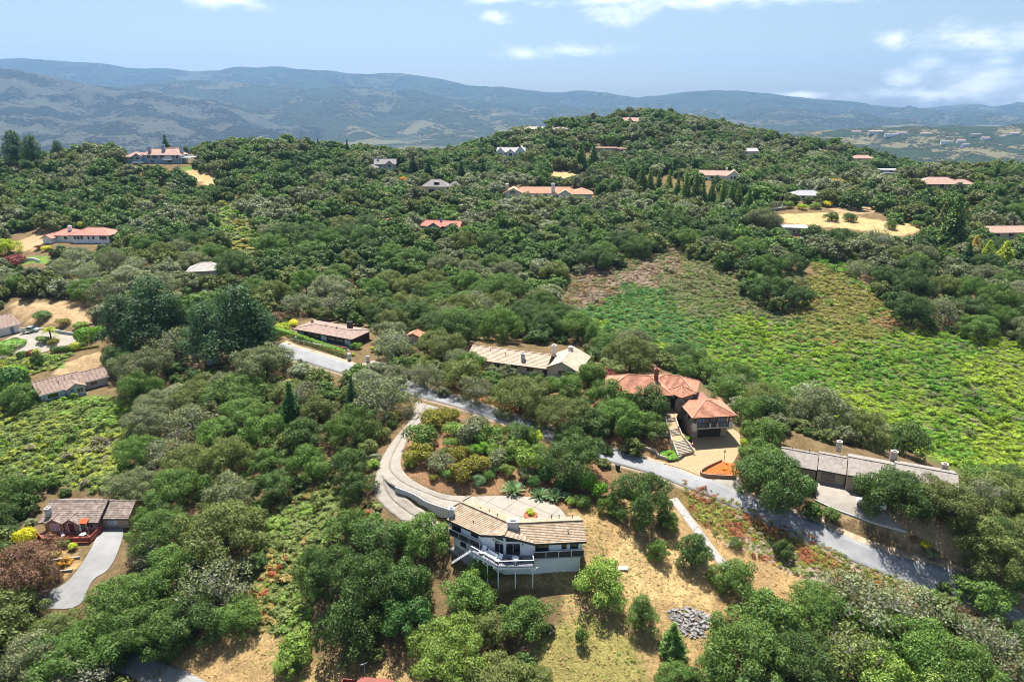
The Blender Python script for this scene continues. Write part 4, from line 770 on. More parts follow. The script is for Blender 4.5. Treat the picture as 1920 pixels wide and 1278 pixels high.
# the rest of the wood, farther than can be told apart: one object that strews small crowns over its points
LEAF_INST = leaf_material('woodland_leaves', 'INSTANCER', lo=0.6, hi=1.5)
def strew(name, P, rotz, scl, tone, which, templates, mat):
    me = bpy.data.meshes.new(name); n = len(P); me.vertices.add(n); me.vertices.foreach_set('co', np.asarray(P, np.float32).ravel())
    for an, tp, key, val in (('rot', 'FLOAT_VECTOR', 'vector', np.c_[np.zeros(n), np.zeros(n), rotz]), ('scl', 'FLOAT_VECTOR', 'vector', scl), ('tone', 'FLOAT_COLOR', 'color', np.c_[tone, np.ones(n)]), ('which', 'INT', 'value', which)):
        at = me.attributes.new(an, tp, 'POINT'); at.data.foreach_set(key, np.asarray(val, np.int32 if tp == 'INT' else np.float32).ravel())
    o = bpy.data.objects.new(name, me); COL.objects.link(o); me.materials.append(mat)
    ng = bpy.data.node_groups.new(name, 'GeometryNodeTree'); ng.interface.new_socket('Geometry', in_out='INPUT', socket_type='NodeSocketGeometry'); ng.interface.new_socket('Geometry', in_out='OUTPUT', socket_type='NodeSocketGeometry')
    gi = ng.nodes.new('NodeGroupInput'); go = ng.nodes.new('NodeGroupOutput'); ip = ng.nodes.new('GeometryNodeInstanceOnPoints'); jn = ng.nodes.new('GeometryNodeJoinGeometry')
    for (V, Fc) in templates:
        t = mesh_np('spray_source', V, Fc, mat); COL.objects.unlink(t); oi = ng.nodes.new('GeometryNodeObjectInfo'); oi.inputs['Object'].default_value = t; oi.inputs['As Instance'].default_value = False
        gt = ng.nodes.new('GeometryNodeGeometryToInstance'); ng.links.new(oi.outputs['Geometry'], gt.inputs[0]); ng.links.new(gt.outputs[0], jn.inputs[0])
    def named(an, tp):
        q = ng.nodes.new('GeometryNodeInputNamedAttribute'); q.data_type = tp; q.inputs['Name'].default_value = an; return q.outputs[0]
    er = ng.nodes.new('FunctionNodeEulerToRotation'); ng.links.new(named('rot', 'FLOAT_VECTOR'), er.inputs[0]); ng.links.new(er.outputs[0], ip.inputs['Rotation']); ng.links.new(named('scl', 'FLOAT_VECTOR'), ip.inputs['Scale'])
    ip.inputs['Pick Instance'].default_value = True; ng.links.new(named('which', 'INT'), ip.inputs['Instance Index']); ng.links.new(gi.outputs[0], ip.inputs['Points']); ng.links.new(jn.outputs[0], ip.inputs['Instance']); ng.links.new(ip.outputs[0], go.inputs[0])
    md = o.modifiers.new('strew', 'NODES'); md.node_group = ng; return o
rest = np.array([i for i in range(len(jx)) if i not in singles]); tmp = []
for s_ in range(10):
    r = np.random.default_rng(900 + s_); C, R = lobes_oak(r, int(r.integers(10, 15)), r.uniform(.45, .7)); P, Nn = crown_points(C, R, 3600, r, 0.45); tmp.append(cards(P, Nn, 0.092, r, tri=True))
tn = np.array([TONES[wood_tone(pick[i], jy[i])] for i in rest]) * rng.uniform(.82, 1.15, (len(rest), 1)); k_ = len(rest)
wood = strew('oak_woodland', np.c_[jx, jy, jz][rest], rng.uniform(0, 6.283, k_), jr[rest][:, None] * np.c_[rng.uniform(.92, 1.1, k_), rng.uniform(.92, 1.1, k_), rng.uniform(.8, 1.18, k_)], tn, rng.integers(0, 10, k_), tmp, LEAF_INST)
tag(wood, 'dense oak wood covering the slopes and the far hilltop', 'woodland', None, 'stuff')

# ---- scrub and ground cover: masses nobody could count
PAL = {'right': [((.12, .20, .025), 4), ((.20, .24, .03), 3), ((.10, .13, .04), 2), ((.20, .18, .11), 1)], 'valley': [((.13, .21, .03), 4), ((.11, .13, .045), 3), ((.24, .25, .03), 2), ((.22, .18, .05), 1)],
       'left': [((.12, .20, .025), 4), ((.10, .14, .03), 3), ((.20, .23, .03), 2), ((.16, .15, .09), 1)], 'slope': [((.12, .19, .03), 3), ((.11, .14, .035), 3), ((.22, .17, .05), 2), ((.24, .08, .03), 1), ((.20, .23, .03), 1)]}
def scrub_mass(name, label, polys, key, spacing, rad, ncard, size, colour_fn=None, keep=1.0, cat='scrub'):
    bb = []
    for p in polys: bb += [tuple(ground(min(max(a, -150), 2100), b)) for a, b in p]
    bb = np.array(bb); x0, y0 = bb[:, :2].min(0) - 12; x1, y1 = bb[:, :2].max(0) + 12
    X, Y = np.meshgrid(np.arange(x0, x1, spacing), np.arange(y0, y1, spacing)); X = (X + rng.uniform(-1, 1, X.shape) * spacing).ravel(); Y = (Y + rng.uniform(-1, 1, Y.shape) * spacing).ravel(); Z = height(X, Y)
    wx, wy = wander(X, Y); uu, vv, dd = proj(np.stack([wx, wy, Z], -1)); m = px_in(polys, uu, vv) & visible(X, Y, Z + 2) & (rng.uniform(0, 1, X.shape) < keep)
    uu, vv, _ = proj(np.stack([X, Y, Z], -1)); X, Y, Z, uu, vv = X[m], Y[m], Z[m], uu[m], vv[m]
    pal = PAL.get(key); w = np.array([b for _, b in pal], float) if pal else None; nz_ = fbm(X / 15, Y / 15, 3, 31)
    order = np.cumsum(w) / w.sum() if pal else None; Cs, keepi = [], []
    for i in range(len(X)):
        if colour_fn: col = colour_fn(X[i], Y[i], uu[i], vv[i], nz_[i])
        else:
            q = np.clip((nz_[i] - .5) * 1.6 + .5 + rng.uniform(-.2, .2), 0, .999); col = pal[int(np.searchsorted(order, q, side='right'))][0]
        if col is None: continue
        Cs.append(np.array(col) * rng.uniform(1.25, 1.6)); keepi.append(i)
    keepi = np.array(keepi); n = len(keepi); rr = rad * rng.choice([.6, .85, 1.1, 1.45, 1.9], n, p=[.22, .32, .28, .14, .04])
    tm = []
    for s_ in range(6):
        r = np.random.default_rng(500 + s_); C, R = lobes_bush(r, 7); P, Nn = crown_points(C, R, int(ncard * 2.6), r, 0.8); tm.append(cards(P, Nn, size * .66, r, tri=True))
    o = strew(name, np.c_[X, Y, Z][keepi] - np.c_[np.zeros(n), np.zeros(n), .1 * rr], rng.uniform(0, 6.283, n), rr[:, None] * np.c_[np.ones(n), np.ones(n), rng.choice([.35, .5, .7, 1.1], n, p=[.3, .35, .25, .1]) * rng.uniform(.9, 1.1, n)], np.array(Cs), rng.integers(0, 6, n), tm, LEAF_INST)
    return tag(o, label, cat, None, 'stuff')
def right_colour(x, y, u, v, n):
    u += (fbm(np.array(x / 7), np.array(y / 7), 3, 91) - .5) * 110; v += (fbm(np.array(x / 7), np.array(y / 7), 3, 92) - .5) * 50
    k = n + rng.uniform(-.09, .09)
    if in_poly(u, v, [(1080,590),(1130,550),(1250,548),(1300,600),(1330,650),(1250,660),(1120,625)]): return (.055, .145, .035) if rng.uniform() < .7 else (.10, .18, .035)
    if in_poly(u, v, [(1000,600),(1070,500),(1160,475),(1270,470),(1290,500),(1230,545),(1130,550),(1060,600)]): return (.20, .16, .12) if k < .40 else (.19, .13, .06) if k < .48 else (.13, .15, .055) if k < .62 else (.20, .115, .085) if k < .66 else (.26, .21, .16)
    if v < 600 and u < 1500: return (.13, .15, .06) if k < .45 else (.10, .145, .035) if k < .56 else (.19, .17, .10) if k < .66 else (.17, .20, .04)
    if in_poly(u, v, [(1490,640),(1500,480),(1660,560),(1740,620),(1600,650)]): return (.19, .19, .04) if k < .42 else (.12, .18, .03) if k < .55 else (.24, .15, .05) if k < .66 else (.20, .17, .08)
    y_ = np.clip((u - 1450) / 450, 0, 1) * .22
    t = np.clip((k + y_ - .42) / .26, 0, 1); g = np.array((.080, .185, .018)) * (1 - t) + np.array((.190, .265, .020)) * t
    return (.12, .14, .06) if rng.uniform() < .07 else (.22, .19, .12) if rng.uniform() < .025 else tuple(g)
scrub_mass('hillside_scrub', 'bright green and yellow scrub over the open hillside behind the villa', [SCRUB[0][1]], 'right', 1.0, .95, 70, .27, right_colour)
scrub_mass('valley_scrub', 'light green brush filling the gully between the far woods', [SCRUB[1][1]], 'valley', 2.0, 1.4, 50, .45)
scrub_mass('garden_scrub', 'bright green brush below the pale blue bungalow', [p for k, p in SCRUB if k == 'left'], 'left', 0.95, 0.95, 80, .30)
scrub_mass('slope_scrub', 'green and reddish brush in the gap between the oaks', [SCRUB[4][1]], 'slope', .85, 0.8, 80, .30)
def ice_colour(x, y, u, v, n):
    k = fbm(np.array(x / 3.5), np.array(y / 3.5), 3, 88) + rng.uniform(-.14, .14) + np.clip((u - 1530) / 200, 0, 1) * .12 + np.clip((1330 - u) / 80, 0, 1) * .12
    return (.22, .075, .03) if k < .40 else (.20, .11, .035) if k < .47 else (.16, .19, .03) if k < .64 else (.10, .14, .03) if k < .72 else (.30, .23, .18)
scrub_mass('ice_plant', 'red and yellow-green ground cover on the bank below the road', [[(1262, 905), (1330, 925), (1400, 955), (1560, 1020), (1720, 1085), (1660, 1105), (1500, 1075), (1400, 1030), (1290, 970)]], None, .5, .45, 40, .34, ice_colour, .95, 'ground cover')
def weed_colour(x, y, u, v, n):
    k = n + rng.uniform(-.15, .15)
    return (.12, .18, .03) if k < .36 else (.20, .20, .04) if k < .46 else (.31, .225, .10)
scrub_mass('meadow_grass', 'dry straw grass with green weeds below the white house', [ZONES[3][1], ZONES[6][1]], None, .46, .22, 18, .42, weed_colour, .6, 'grass')

# ------------------------------------------------------------------ building kit
def tile_material(name, c1, c2, scale=1.2, rough=0.85, streak=0.35):
    m = bpy.data.materials.new(name); m.use_nodes = True; nt = m.node_tree; b = nt.nodes['Principled BSDF']; b.inputs['Roughness'].default_value = rough; b.inputs['Specular IOR Level'].default_value = 0.2
    tcn = N(nt, 'ShaderNodeTexCoord'); n1 = N(nt, 'ShaderNodeTexNoise', inp={'Scale': scale, 'Detail': 8.0, 'Roughness': 0.75}); L(nt, tcn.outputs['Object'], n1.inputs['Vector'])
    rp = N(nt, 'ShaderNodeValToRGB'); L(nt, n1.outputs[0], rp.inputs[0]); e = rp.color_ramp.elements; e[0].position = 0.34; e[1].position = 0.62; e[0].color = (*[c * (1 - streak) for c in c1], 1); e[1].color = (*c2, 1)
    ee = rp.color_ramp.elements.new(0.48); ee.color = (*c1, 1); L(nt, rp.outputs[0], b.inputs['Base Color']); MATS[name] = m; return m
STUCCO = mat_basic('white_stucco', (.83, .83, .83), 0.9, 0.04, 1.0); CREAM = mat_basic('cream_stucco', (.62, .54, .44), 0.9, 0.06, 0.8); BEIGE = mat_basic('beige_stucco', (.42, .33, .25), 0.9, 0.06, 0.8); TAN = mat_basic('tan_siding', (.34, .27, .20), 0.9, 0.08, 0.8)
PALEBLUE = mat_basic('pale_blue_siding', (.50, .56, .62), 0.85, 0.05, 1.0); BLUE = mat_basic('blue_siding', (.16, .25, .40), 0.85, 0.06, 1.0); GREYBLUE = mat_basic('grey_blue_siding', (.30, .38, .46), 0.85, 0.06, 1.0); DARKWOOD = mat_basic('dark_timber', (.075, .052, .042), 0.85, 0.25, 2.0)
GREYWALL = mat_basic('grey_plaster', (.48, .47, .46), 0.9, 0.06, 1.0); WHITE = mat_basic('white_paint', (.80, .80, .80), 0.55); REDWOOD = mat_basic('red_timber', (.30, .075, .055), 0.7, 0.22, 1.5); BLACKM = mat_basic('black_metal', (.02, .02, .022), 0.5); DARKTRIM = mat_basic('dark_trim', (.05, .045, .042), 0.6)
BROWNTRIM = mat_basic('brown_trim', (.11, .07, .05), 0.7); GLASS = mat_basic('dark_glass', (.018, .022, .028), 0.06, spec=0.8); PALEGLASS = mat_basic('curtained_glass', (.32, .40, .52), 0.12, spec=0.6, noise=0.2, scale=1.5); DECKM = mat_basic('grey_decking', (.22, .23, .26), 0.8, 0.12, 2.0); BRICK = mat_basic('brick', (.24, .09, .06), 0.9, 0.25, 4.0)
SHAKE = tile_material('brown_tile_roof', (.32, .24, .165), (.42, .335, .245)); CLAY = tile_material('clay_tile_roof', (.38, .175, .11), (.46, .245, .165)); CLAY2 = tile_material('orange_tile_roof', (.50, .26, .165), (.56, .34, .24)); PINKT = tile_material('pink_tile_roof', (.44, .28, .225), (.50, .36, .30))
GREYR = tile_material('grey_shingle_roof', (.25, .22, .195), (.29, .26, .235)); OLDT = tile_material('weathered_tile_roof', (.20, .155, .13), (.34, .28, .24)); TANR = tile_material('tan_tile_roof', (.42, .32, .24), (.52, .42, .33)); REDR = tile_material('red_tile_roof', (.42, .17, .13), (.48, .24, .19)); BROWNR = tile_material('brown_shingle_roof', (.27, .19, .155), (.33, .25, .21)); DARKR = tile_material('grey_slate_roof', (.26, .24, .23), (.33, .31, .30))

def roof_plane(mb, A, B, C, D, course=0.42, step=0.06, thick=0.16):
    """a tiled slope between the eave A-B and the ridge D-C, laid in overlapping courses"""
    A, B, C, D = (Vector(q) for q in (A, B, C, D)); n = (B - A).cross(D - A).normalized()
    if n.z < 0: n = -n
    ln = max((D - A).length, (C - B).length); k = max(2, int(ln / course))
    for i in range(k):
        t0, t1 = i / k, (i + 1) / k; a, b = A.lerp(D, t0), B.lerp(C, t0); c, d = B.lerp(C, t1), A.lerp(D, t1); o = n * step
        mb.poly([a + o, b + o, c + n * 0.008, d + n * 0.008]); mb.poly([a, b, b + o, a + o])
    w = Vector((0, 0, -thick)); mb.poly([A + w, D + w, C + w, B + w]); mb.poly([A + w, B + w, B, A]); mb.poly([B + w, C + w, C, B]); mb.poly([A, D, D + w, A + w])
def T3(o, yaw): return Matrix.Translation(o) @ Matrix.Rotation(yaw, 4, 'Z')
class House:
    def __init__(s, name, key, label, loc=None, yaw=None):
        c, yw = PADS[key] if loc is None else (Vector(loc), yaw); s.root = empty(name, c, yw, label, 'house')
    def walls(s, x0, x1, y0, y1, z1, mat, z0=-3.0, gable=None, rise=0.0, inset=0.0):
        """one wing's walls; gable 'x' or 'y' names the ridge direction"""
        m = MB(); m.box(x0, x1, y0, y1, z0, z1)
        if gable == 'x':
            ym = (y0 + y1) / 2
            for x in (x0, x1): m.solid([(x - .01, y0, z1), (x - .01, y1, z1), (x - .01, ym, z1 + rise)], [(x + .01, y0, z1), (x + .01, y1, z1), (x + .01, ym, z1 + rise)])
        elif gable == 'y':
            xm = (x0 + x1) / 2
            for y in (y0, y1): m.solid([(x0, y - .01, z1), (x1, y - .01, z1), (xm, y - .01, z1 + rise)], [(x0, y + .01, z1), (x1, y + .01, z1), (xm, y + .01, z1 + rise)])
        return m.build('wall', mat, s.root)
    def roof(s, kind, x0, x1, y0, y1, z1, rise, mat, oh=0.6, course=0.42, step=0.06, trim=None):
        m = MB(); sl = rise / ((y1 - y0) / 2 if kind in ('x', 'hip') else (x1 - x0) / 2) if kind != 'flat' else 0; drop = oh * sl; e = z1 - drop + 0.05
        X0, X1, Y0, Y1 = x0 - oh, x1 + oh, y0 - oh, y1 + oh; zt = z1 + rise + 0.05; xm, ym = (x0 + x1) / 2, (y0 + y1) / 2
        if kind == 'x':
            roof_plane(m, (X0, Y0, e), (X1, Y0, e), (X1, ym, zt), (X0, ym, zt), course, step); roof_plane(m, (X1, Y1, e), (X0, Y1, e), (X0, ym, zt), (X1, ym, zt), course, step); caps = [((X0, ym, zt + .05), (X1, ym, zt + .05))]
        elif kind == 'y':
            roof_plane(m, (X0, Y1, e), (X0, Y0, e), (xm, Y0, zt), (xm, Y1, zt), course, step); roof_plane(m, (X1, Y0, e), (X1, Y1, e), (xm, Y1, zt), (xm, Y0, zt), course, step); caps = [((xm, Y0, zt + .05), (xm, Y1, zt + .05))]
        elif kind == 'hip':
            r = min((X1 - X0), (Y1 - Y0)) / 2; a, b = ((X0 + r, ym, zt), (X1 - r, ym, zt)) if X1 - X0 >= Y1 - Y0 else ((xm, Y0 + r, zt), (xm, Y1 - r, zt))
            if X1 - X0 >= Y1 - Y0:
                roof_plane(m, (X0, Y0, e), (X1, Y0, e), b, a, course, step); roof_plane(m, (X1, Y1, e), (X0, Y1, e), a, b, course, step); roof_plane(m, (X0, Y1, e), (X0, Y0, e), a, a, course, step); roof_plane(m, (X1, Y0, e), (X1, Y1, e), b, b, course, step)
                caps = [((X0, Y0, e), a), ((X0, Y1, e), a), ((X1, Y0, e), b), ((X1, Y1, e), b), (a, b)]
            else:
                roof_plane(m, (X0, Y1, e), (X0, Y0, e), a, b, course, step); roof_plane(m, (X1, Y0, e), (X1, Y1, e), b, a, course, step); roof_plane(m, (X0, Y0, e), (X1, Y0, e), a, a, course, step); roof_plane(m, (X1, Y1, e), (X0, Y1, e), b, b, course, step)
                caps = [((X0, Y0, e), a), ((X1, Y0, e), a), ((X0, Y1, e), b), ((X1, Y1, e), b), (a, b)]
            caps = [((Vector(p) + Vector((0, 0, .06))), (Vector(q) + Vector((0, 0, .06)))) for p, q in caps]
        else:
            m.box(X0, X1, Y0, Y1, z1, z1 + 0.3); caps = []
        o = m.build('roof', mat, s.root)
        for p, q in caps:
            if (Vector(p) - Vector(q)).length > .3: mm = MB(); mm.bar(p, q, 0.26, 0.12); mm.build('ridge_cap', mat, o)
        if trim and kind != 'flat':
            mm = MB(); mm.box(X0 + .02, X1 - .02, Y0 - .03, Y0 + .03, e - .26, e - .02); mm.build('fascia', trim, o)
        return o
    def window(s, c, o=(0, -1, 0), w=1.4, h=1.2, nx=2, ny=1, frame=None, pane=None, arch=False, name='window', fw=0.07):
        frame = frame or WHITE; pane = pane or GLASS; c = Vector(c); o = Vector(o).normalized(); z = Vector((0, 0, 1)); r = z.cross(o).normalized()
        def q(m, a0, a1, b0, b1, d0, d1):
            P = lambda a, b, d: c + r * a + z * b + o * d
            m.solid([P(a0, b0, d0), P(a1, b0, d0), P(a1, b1, d0), P(a0, b1, d0)], [P(a0, b0, d1), P(a1, b0, d1), P(a1, b1, d1), P(a0, b1, d1)])
        f = MB(); W, Hh = w / 2, h / 2
        q(f, -W - fw, -W, -Hh - fw, Hh + fw, -.02, .07); q(f, W, W + fw, -Hh - fw, Hh + fw, -.02, .07); q(f, -W, W, -Hh - fw, -Hh, -.02, .068); q(f, -W, W, Hh, Hh + fw, -.02, .068)
        for i in range(1, nx): x = -W + w * i / nx; q(f, x - .025, x + .025, -Hh, Hh, 0, .06)
        for i in range(1, ny): y = -Hh + h * i / ny; q(f, -W, W, y - .025, y + .025, 0, .055)
        if arch:
            n = 9; P = [c + r * (math.cos(math.pi * k / n) * (W + fw)) + z * (Hh + math.sin(math.pi * k / n) * W * .75) for k in range(n + 1)]
            f.solid([p + o * -.02 for p in P], [p + o * .05 for p in P])
        fr = f.build(name, frame, s.root); g = MB(); q(g, -W, W, -Hh, Hh, -.01, .04)
        if arch: P = [c + r * (math.cos(math.pi * k / 9) * (W - .03)) + z * (Hh + .04 + math.sin(math.pi * k / 9) * W * .62) for k in range(10)]; g.solid([p for p in P], [p + o * .065 for p in P])
        g.build('pane', pane, fr); return fr
    def chimney(s, x, y, z0, z1, w, d, mat, cap=None):
        m = MB(); m.box(x - w / 2, x + w / 2, y - d / 2, y + d / 2, z0, z1); o = m.build('chimney', mat, s.root); m = MB(); m.box(x - w / 2 - .08, x + w / 2 + .08, y - d / 2 - .08, y + d / 2 + .08, z1, z1 + .12); m.box(x - w / 4, x + w / 4, y - d / 4, y + d / 4, z1 + .12, z1 + .35); m.build('chimney_cap', cap or mat, o)
    def box(s, name, mat, *a, parent=None): m = MB(); m.box(*a); return m.build(name, mat, parent or s.root)
    def vents(s, pts):
        for (x, y, z) in pts: m = MB(); m.lathe([(.07, 0), (.07, .45), (.12, .46), (.12, .55)], (x, y, z), 8); m.build('roof_vent', DARKTRIM, s.root)
    def railing(s, P, z, h=1.0, mat=None, post=None, step=0.35, solid=None, name='railing'):
        """a balustrade along points P at floor height z: top rail, posts and balusters"""
        mat = mat or BLACKM; P = [Vector((p[0], p[1], z)) for p in P]; up = Vector((0, 0, 1)); first = None
        for a, b in zip(P, P[1:]):
            m = MB(); m.bar(a + up * h, b + up * h, .11, .07); o = m.build(name, post or mat, s.root); ln = (b - a).length; k = max(1, int(ln / 1.8))
            m = MB(); m.bar(a + up * .1, b + up * .1, .05, .06); m.build('bottom_rail', mat, o)
            for i in range(k + 1): p = a.lerp(b, i / k); m = MB(); m.bar(p, p + up * (h - .035), .09); m.build('post', post or mat, o)
            if solid: m = MB(); m.bar(a + up * (h / 2), b + up * (h / 2), .05, h - .18); m.build('infill_panel', solid, o)
            else:
                n = max(1, int(ln / step))
                for i in range(n): p = a.lerp(b, (i + .5) / n); m = MB(); m.bar(p + up * .13, p + up * (h - .04), .035); m.build('baluster', mat, o)
    def door(s, c, w=.95, h=2.1, mat=None, o=(0, -1, 0), frame=None):
        f = s.window(Vector(c) + Vector((0, 0, h / 2)), o, w, h, 1, 1, frame or WHITE, mat or DARKTRIM, name='door'); return f

# ------------------------------------------------------------------ the white house with the deck (built in world metres, floor at z = 0)
h = House('white_deck_house', None, 'white V-shaped house with brown tiled roof and grey deck on posts', (0, 91, 0), 0.0)
R0 = h.root; O = Vector((0, 91, 0))
def wl(*p): return Vector(p) - O
FL = 0.0; EZ, RZ = 2.55, 4.0
A, B = Vector((3.4, 88.0, EZ)), Vector((11.2, 88.6, EZ)); dR = (B - A).normalized(); nR = Vector((-dR.y, dR.x, 0))
E, Fp = Vector((-10.3, 94.4, EZ)), Vector((-4.7, 90.2, EZ)); dL = (Fp - E).normalized(); nL = Vector((-dL.y, dL.x, 0)); HD = 3.35
def lift(v, z): return Vector((v.x, v.y, z))
# ridges of the two wings meet at the hub
RR1 = lift(B + nR * HD, RZ); RL0 = lift(E + nL * HD, RZ)
den = dL.x * dR.y - dL.y * dR.x; w_ = RR1 - RL0; tt = (w_.x * dR.y - w_.y * dR.x) / den; HUB = lift(RL0 + dL * tt, RZ)
BR1 = lift(B + nR * 2 * HD, EZ); BL0 = lift(E + nL * 2 * HD, EZ); w_ = BR1 - BL0; tt = (w_.x * dR.y - w_.y * dR.x) / den; BHUB = lift(BL0 + dL * tt, EZ)
APEX = Vector((-1.3, 88.1, 3.9))
m = MB()
def rp(a, b, c, d, **k): roof_plane(m, wl(*a), wl(*b), wl(*c), wl(*d), 0.36, 0.075, 0.2)
VL = Fp.lerp(HUB, 0.02)
rp(E, Fp, HUB, RL0); rp(BHUB, BL0, RL0, HUB); rp(A, B, RR1, HUB); rp(BR1, BHUB, HUB, RR1)
roof = m.build('roof', SHAKE, R0)
m = MB(); up_ = Vector((0, 0, .10)); rp(APEX, Fp + up_ * .6, HUB + up_, HUB + up_); rp(A + up_ * .6, APEX, HUB + up_, HUB + up_); m.build('gable_roof', TANR, roof)  # gable planes tiled lighter than the wings: stronger sunlight put into the colour
for p, q in ((RL0, HUB), (HUB, RR1), (APEX, HUB)): m = MB(); m.bar(wl(*(p + Vector((0, 0, .14)))), wl(*(q + Vector((0, 0, .14)))), .28, .14); m.build('ridge_cap', SHAKE, roof)
for p, q in ((E, Fp), (Fp, APEX), (APEX, A), (A, B)): m = MB(); dz = Vector((0, 0, -.16)); m.bar(wl(*(p + dz)), wl(*(q + dz)), .08, .26); m.build('fascia', DARKTRIM, roof)
# walls: set back under the eaves, run down to the ground
def prism(name, mat, P, z0, z1, parent=R0): m = MB(); m.solid([wl(p.x, p.y, z0) for p in P], [wl(p.x, p.y, z1) for p in P]); return m.build(name, mat, parent)
OV = .65; a2 = A + nR * OV; b2 = B + nR * OV - dR * .5; c2 = B + nR * (2 * HD - .5) - dR * .5; e2 = E + nL * OV + dL * .5; f2 = Fp + nL * OV; g2 = E + nL * (2 * HD - .5) + dL * .5; hub_b = BHUB - Vector((0, .5, 0)); ap2 = Vector((-1.2, 88.95, 0))
foot = [e2, f2, ap2, a2, b2, c2, hub_b, g2]
prism('wall', STUCCO, foot, 0.003, EZ + .02); prism('foundation_wall', STUCCO, [p + (Vector((0, 91.5, 0)) - p) * .02 for p in foot], -4.5, 0.0)
m = MB(); m.solid([wl(b2.x - .05, b2.y, EZ), wl(c2.x - .05, c2.y, EZ), wl((b2.x + c2.x) / 2 - .05, (b2.y + c2.y) / 2, RZ - .12)], [wl(b2.x, b2.y, EZ), wl(c2.x, c2.y, EZ), wl((b2.x + c2.x) / 2, (b2.y + c2.y) / 2, RZ - .12)]); m.build('gable_wall', STUCCO, R0)
m = MB(); m.solid([wl(f2.x, f2.y, EZ), wl(ap2.x, ap2.y, EZ), wl(a2.x, a2.y, EZ), wl(-.8, 90.2, EZ)], [wl(f2.x, f2.y, EZ + .12), wl(ap2.x, ap2.y, 3.68), wl(a2.x, a2.y, EZ + .12), wl(-.8, 90.2, 3.5)]); m.build('gable_wall', STUCCO, R0)
# windows: left and right prow panes, wing windows
def on(a, b, t): p = a.lerp(b, t); n = (b - a).normalized().cross(Vector((0, 0, 1))); n.z = 0; return p, n
def hw(a, b, t, zc, w, hh, **k):
    p, n = on(lift(a, 0), lift(b, 0), t); return h.window(wl(p.x, p.y, zc), n, w, hh, frame=k.pop('frame', DARKTRIM), **k)
hw(f2, ap2, .77, 1.05, 1.5, 2.0, nx=2, frame=WHITE); hw(f2, ap2, .78, 2.72, 1.45, .7, nx=1, frame=WHITE); hw(ap2, a2, .30, 1.05, 2.1, 2.0, nx=2, frame=WHITE); hw(ap2, a2, .26, 2.70, 1.9, .62, nx=1, frame=WHITE)
hw(e2, f2, .14, 1.45, 1.7, 1.6); hw(e2, f2, .72, 1.6, 1.3, .8, nx=1); hw(a2, b2, .16, 1.15, 1.9, 1.9); hw(a2, b2, .62, 1.55, .6, .95, nx=1); hw(a2, b2, .83, 1.55, 1.1, .95); hw(e2, f2, .35, -1.3, 1.0, .7, nx=1)
for t, zc in ((.50, 1.9),): p, n = on(lift(f2, 0), lift(ap2, 0), t); h.box('wall_lamp', BLACKM, *(lambda q: (q.x - .08, q.x + .08, q.y - .15, q.y + .1, zc, zc + .25))(wl(p.x, p.y, 0)))
p, n = on(lift(ap2, 0), lift(a2, 0), .62); q_ = wl(p.x, p.y, 0); h.box('wall_lamp', BLACKM, q_.x - .08, q_.x + .08, q_.y - .15, q_.y + .1, 1.9, 2.15)
h.chimney(-9.6, 4.0, 1.0, 4.1, .85, .7, GREYWALL, GREYWALL); h.chimney(.15, -.6, 3.0, 4.95, 1.7, 1.0, GREYWALL, GREYWALL)
h.vents([(-5.0, 5.2, 3.1), (-3.6, 4.2, 3.2), (-2.3, 2.9, 3.4), (6.2, 2.4, 3.4), (7.4, 3.0, 3.1), (9.4, 2.4, 3.4), (-6.0, 1.7, 2.9), (8.5, -1.0, 3.2)])
# deck: boards, rails, posts with braces
DK = [Vector(q) for q in ((-6.25, 89.75, 0), (-2.1, 86.05, 0), (3.2, 86.25, 0), (3.25, 88.75, 0), (-1.1, 89.3, 0), (-4.4, 91.2, 0))]
deck = h.box('deck', DECKM, 0, .001, 0, .001, -.3, -.29); bpy.data.meshes.remove(deck.data)
m = MB(); m.solid([wl(p.x, p.y, -.22) for p in DK], [wl(p.x, p.y, -.04) for p in DK]); deck = m.build('deck', DECKM, R0)
for a, b in ((DK[0], DK[1]), (DK[1], DK[2])): m = MB(); m.bar(wl(a.x, a.y, -.34), wl(b.x, b.y, -.34), .14, .26); m.build('deck_beam', WHITE, deck)
h.railing([wl(*DK[0]), wl(*DK[1])], -.04, 1.0, BLACKM, WHITE, .26); h.railing([wl(*DK[1]), wl(*DK[2])], -.04, 1.0, BLACKM, WHITE, .26); h.railing([wl(*DK[2]), wl(3.1, 88.0, 0)], -.04, 1.0, BLACKM, WHITE, .26)
for (x, y) in ((-2.05, 86.3), (.5, 86.4), (3.1, 86.5), (-5.2, 89.0), (-3.7, 87.7)):
    m = MB(); m.bar(wl(x, y, -4.2), wl(x, y, -.35), .16); po = m.build('deck_post', WHITE, R0)
    for sx in (-1, 1): m = MB(); m.bar(wl(x, y, -1.15), wl(x + sx * .75, y - sx * 0, -.42), .09); m.build('brace', WHITE, po)
# right balcony with a dark board front, left gallery
m = MB(); q0, q1 = A + nR * .15 - dR * .2, B + nR * .15 - dR * .3; m.solid([wl(p.x, p.y, -.25) for p in (q0, q1, q1 + nR * .9, q0 + nR * .9)], [wl(p.x, p.y, -.05) for p in (q0, q1, q1 + nR * .9, q0 + nR * .9)]); m.build('balcony_floor', DECKM, R0)
h.railing([wl(q0.x, q0.y, 0), wl(q1.x, q1.y, 0)], -.05, 1.05, BLACKM, WHITE, .3, solid=DARKTRIM)
m = MB(); q0, q1 = E + nL * .1 + dL * .3, Fp + nL * .15 - dL * .5; m.solid([wl(p.x, p.y, -.25) for p in (q0, q1, q1 + nL * .9, q0 + nL * .9)], [wl(p.x, p.y, -.05) for p in (q0, q1, q1 + nL * .9, q0 + nL * .9)]); m.build('balcony_floor', DECKM, R0)
h.railing([wl(q0.x, q0.y, 0), wl(q1.x, q1.y, 0)], -.05, 1.05, BLACKM, WHITE, .3, solid=DARKTRIM)
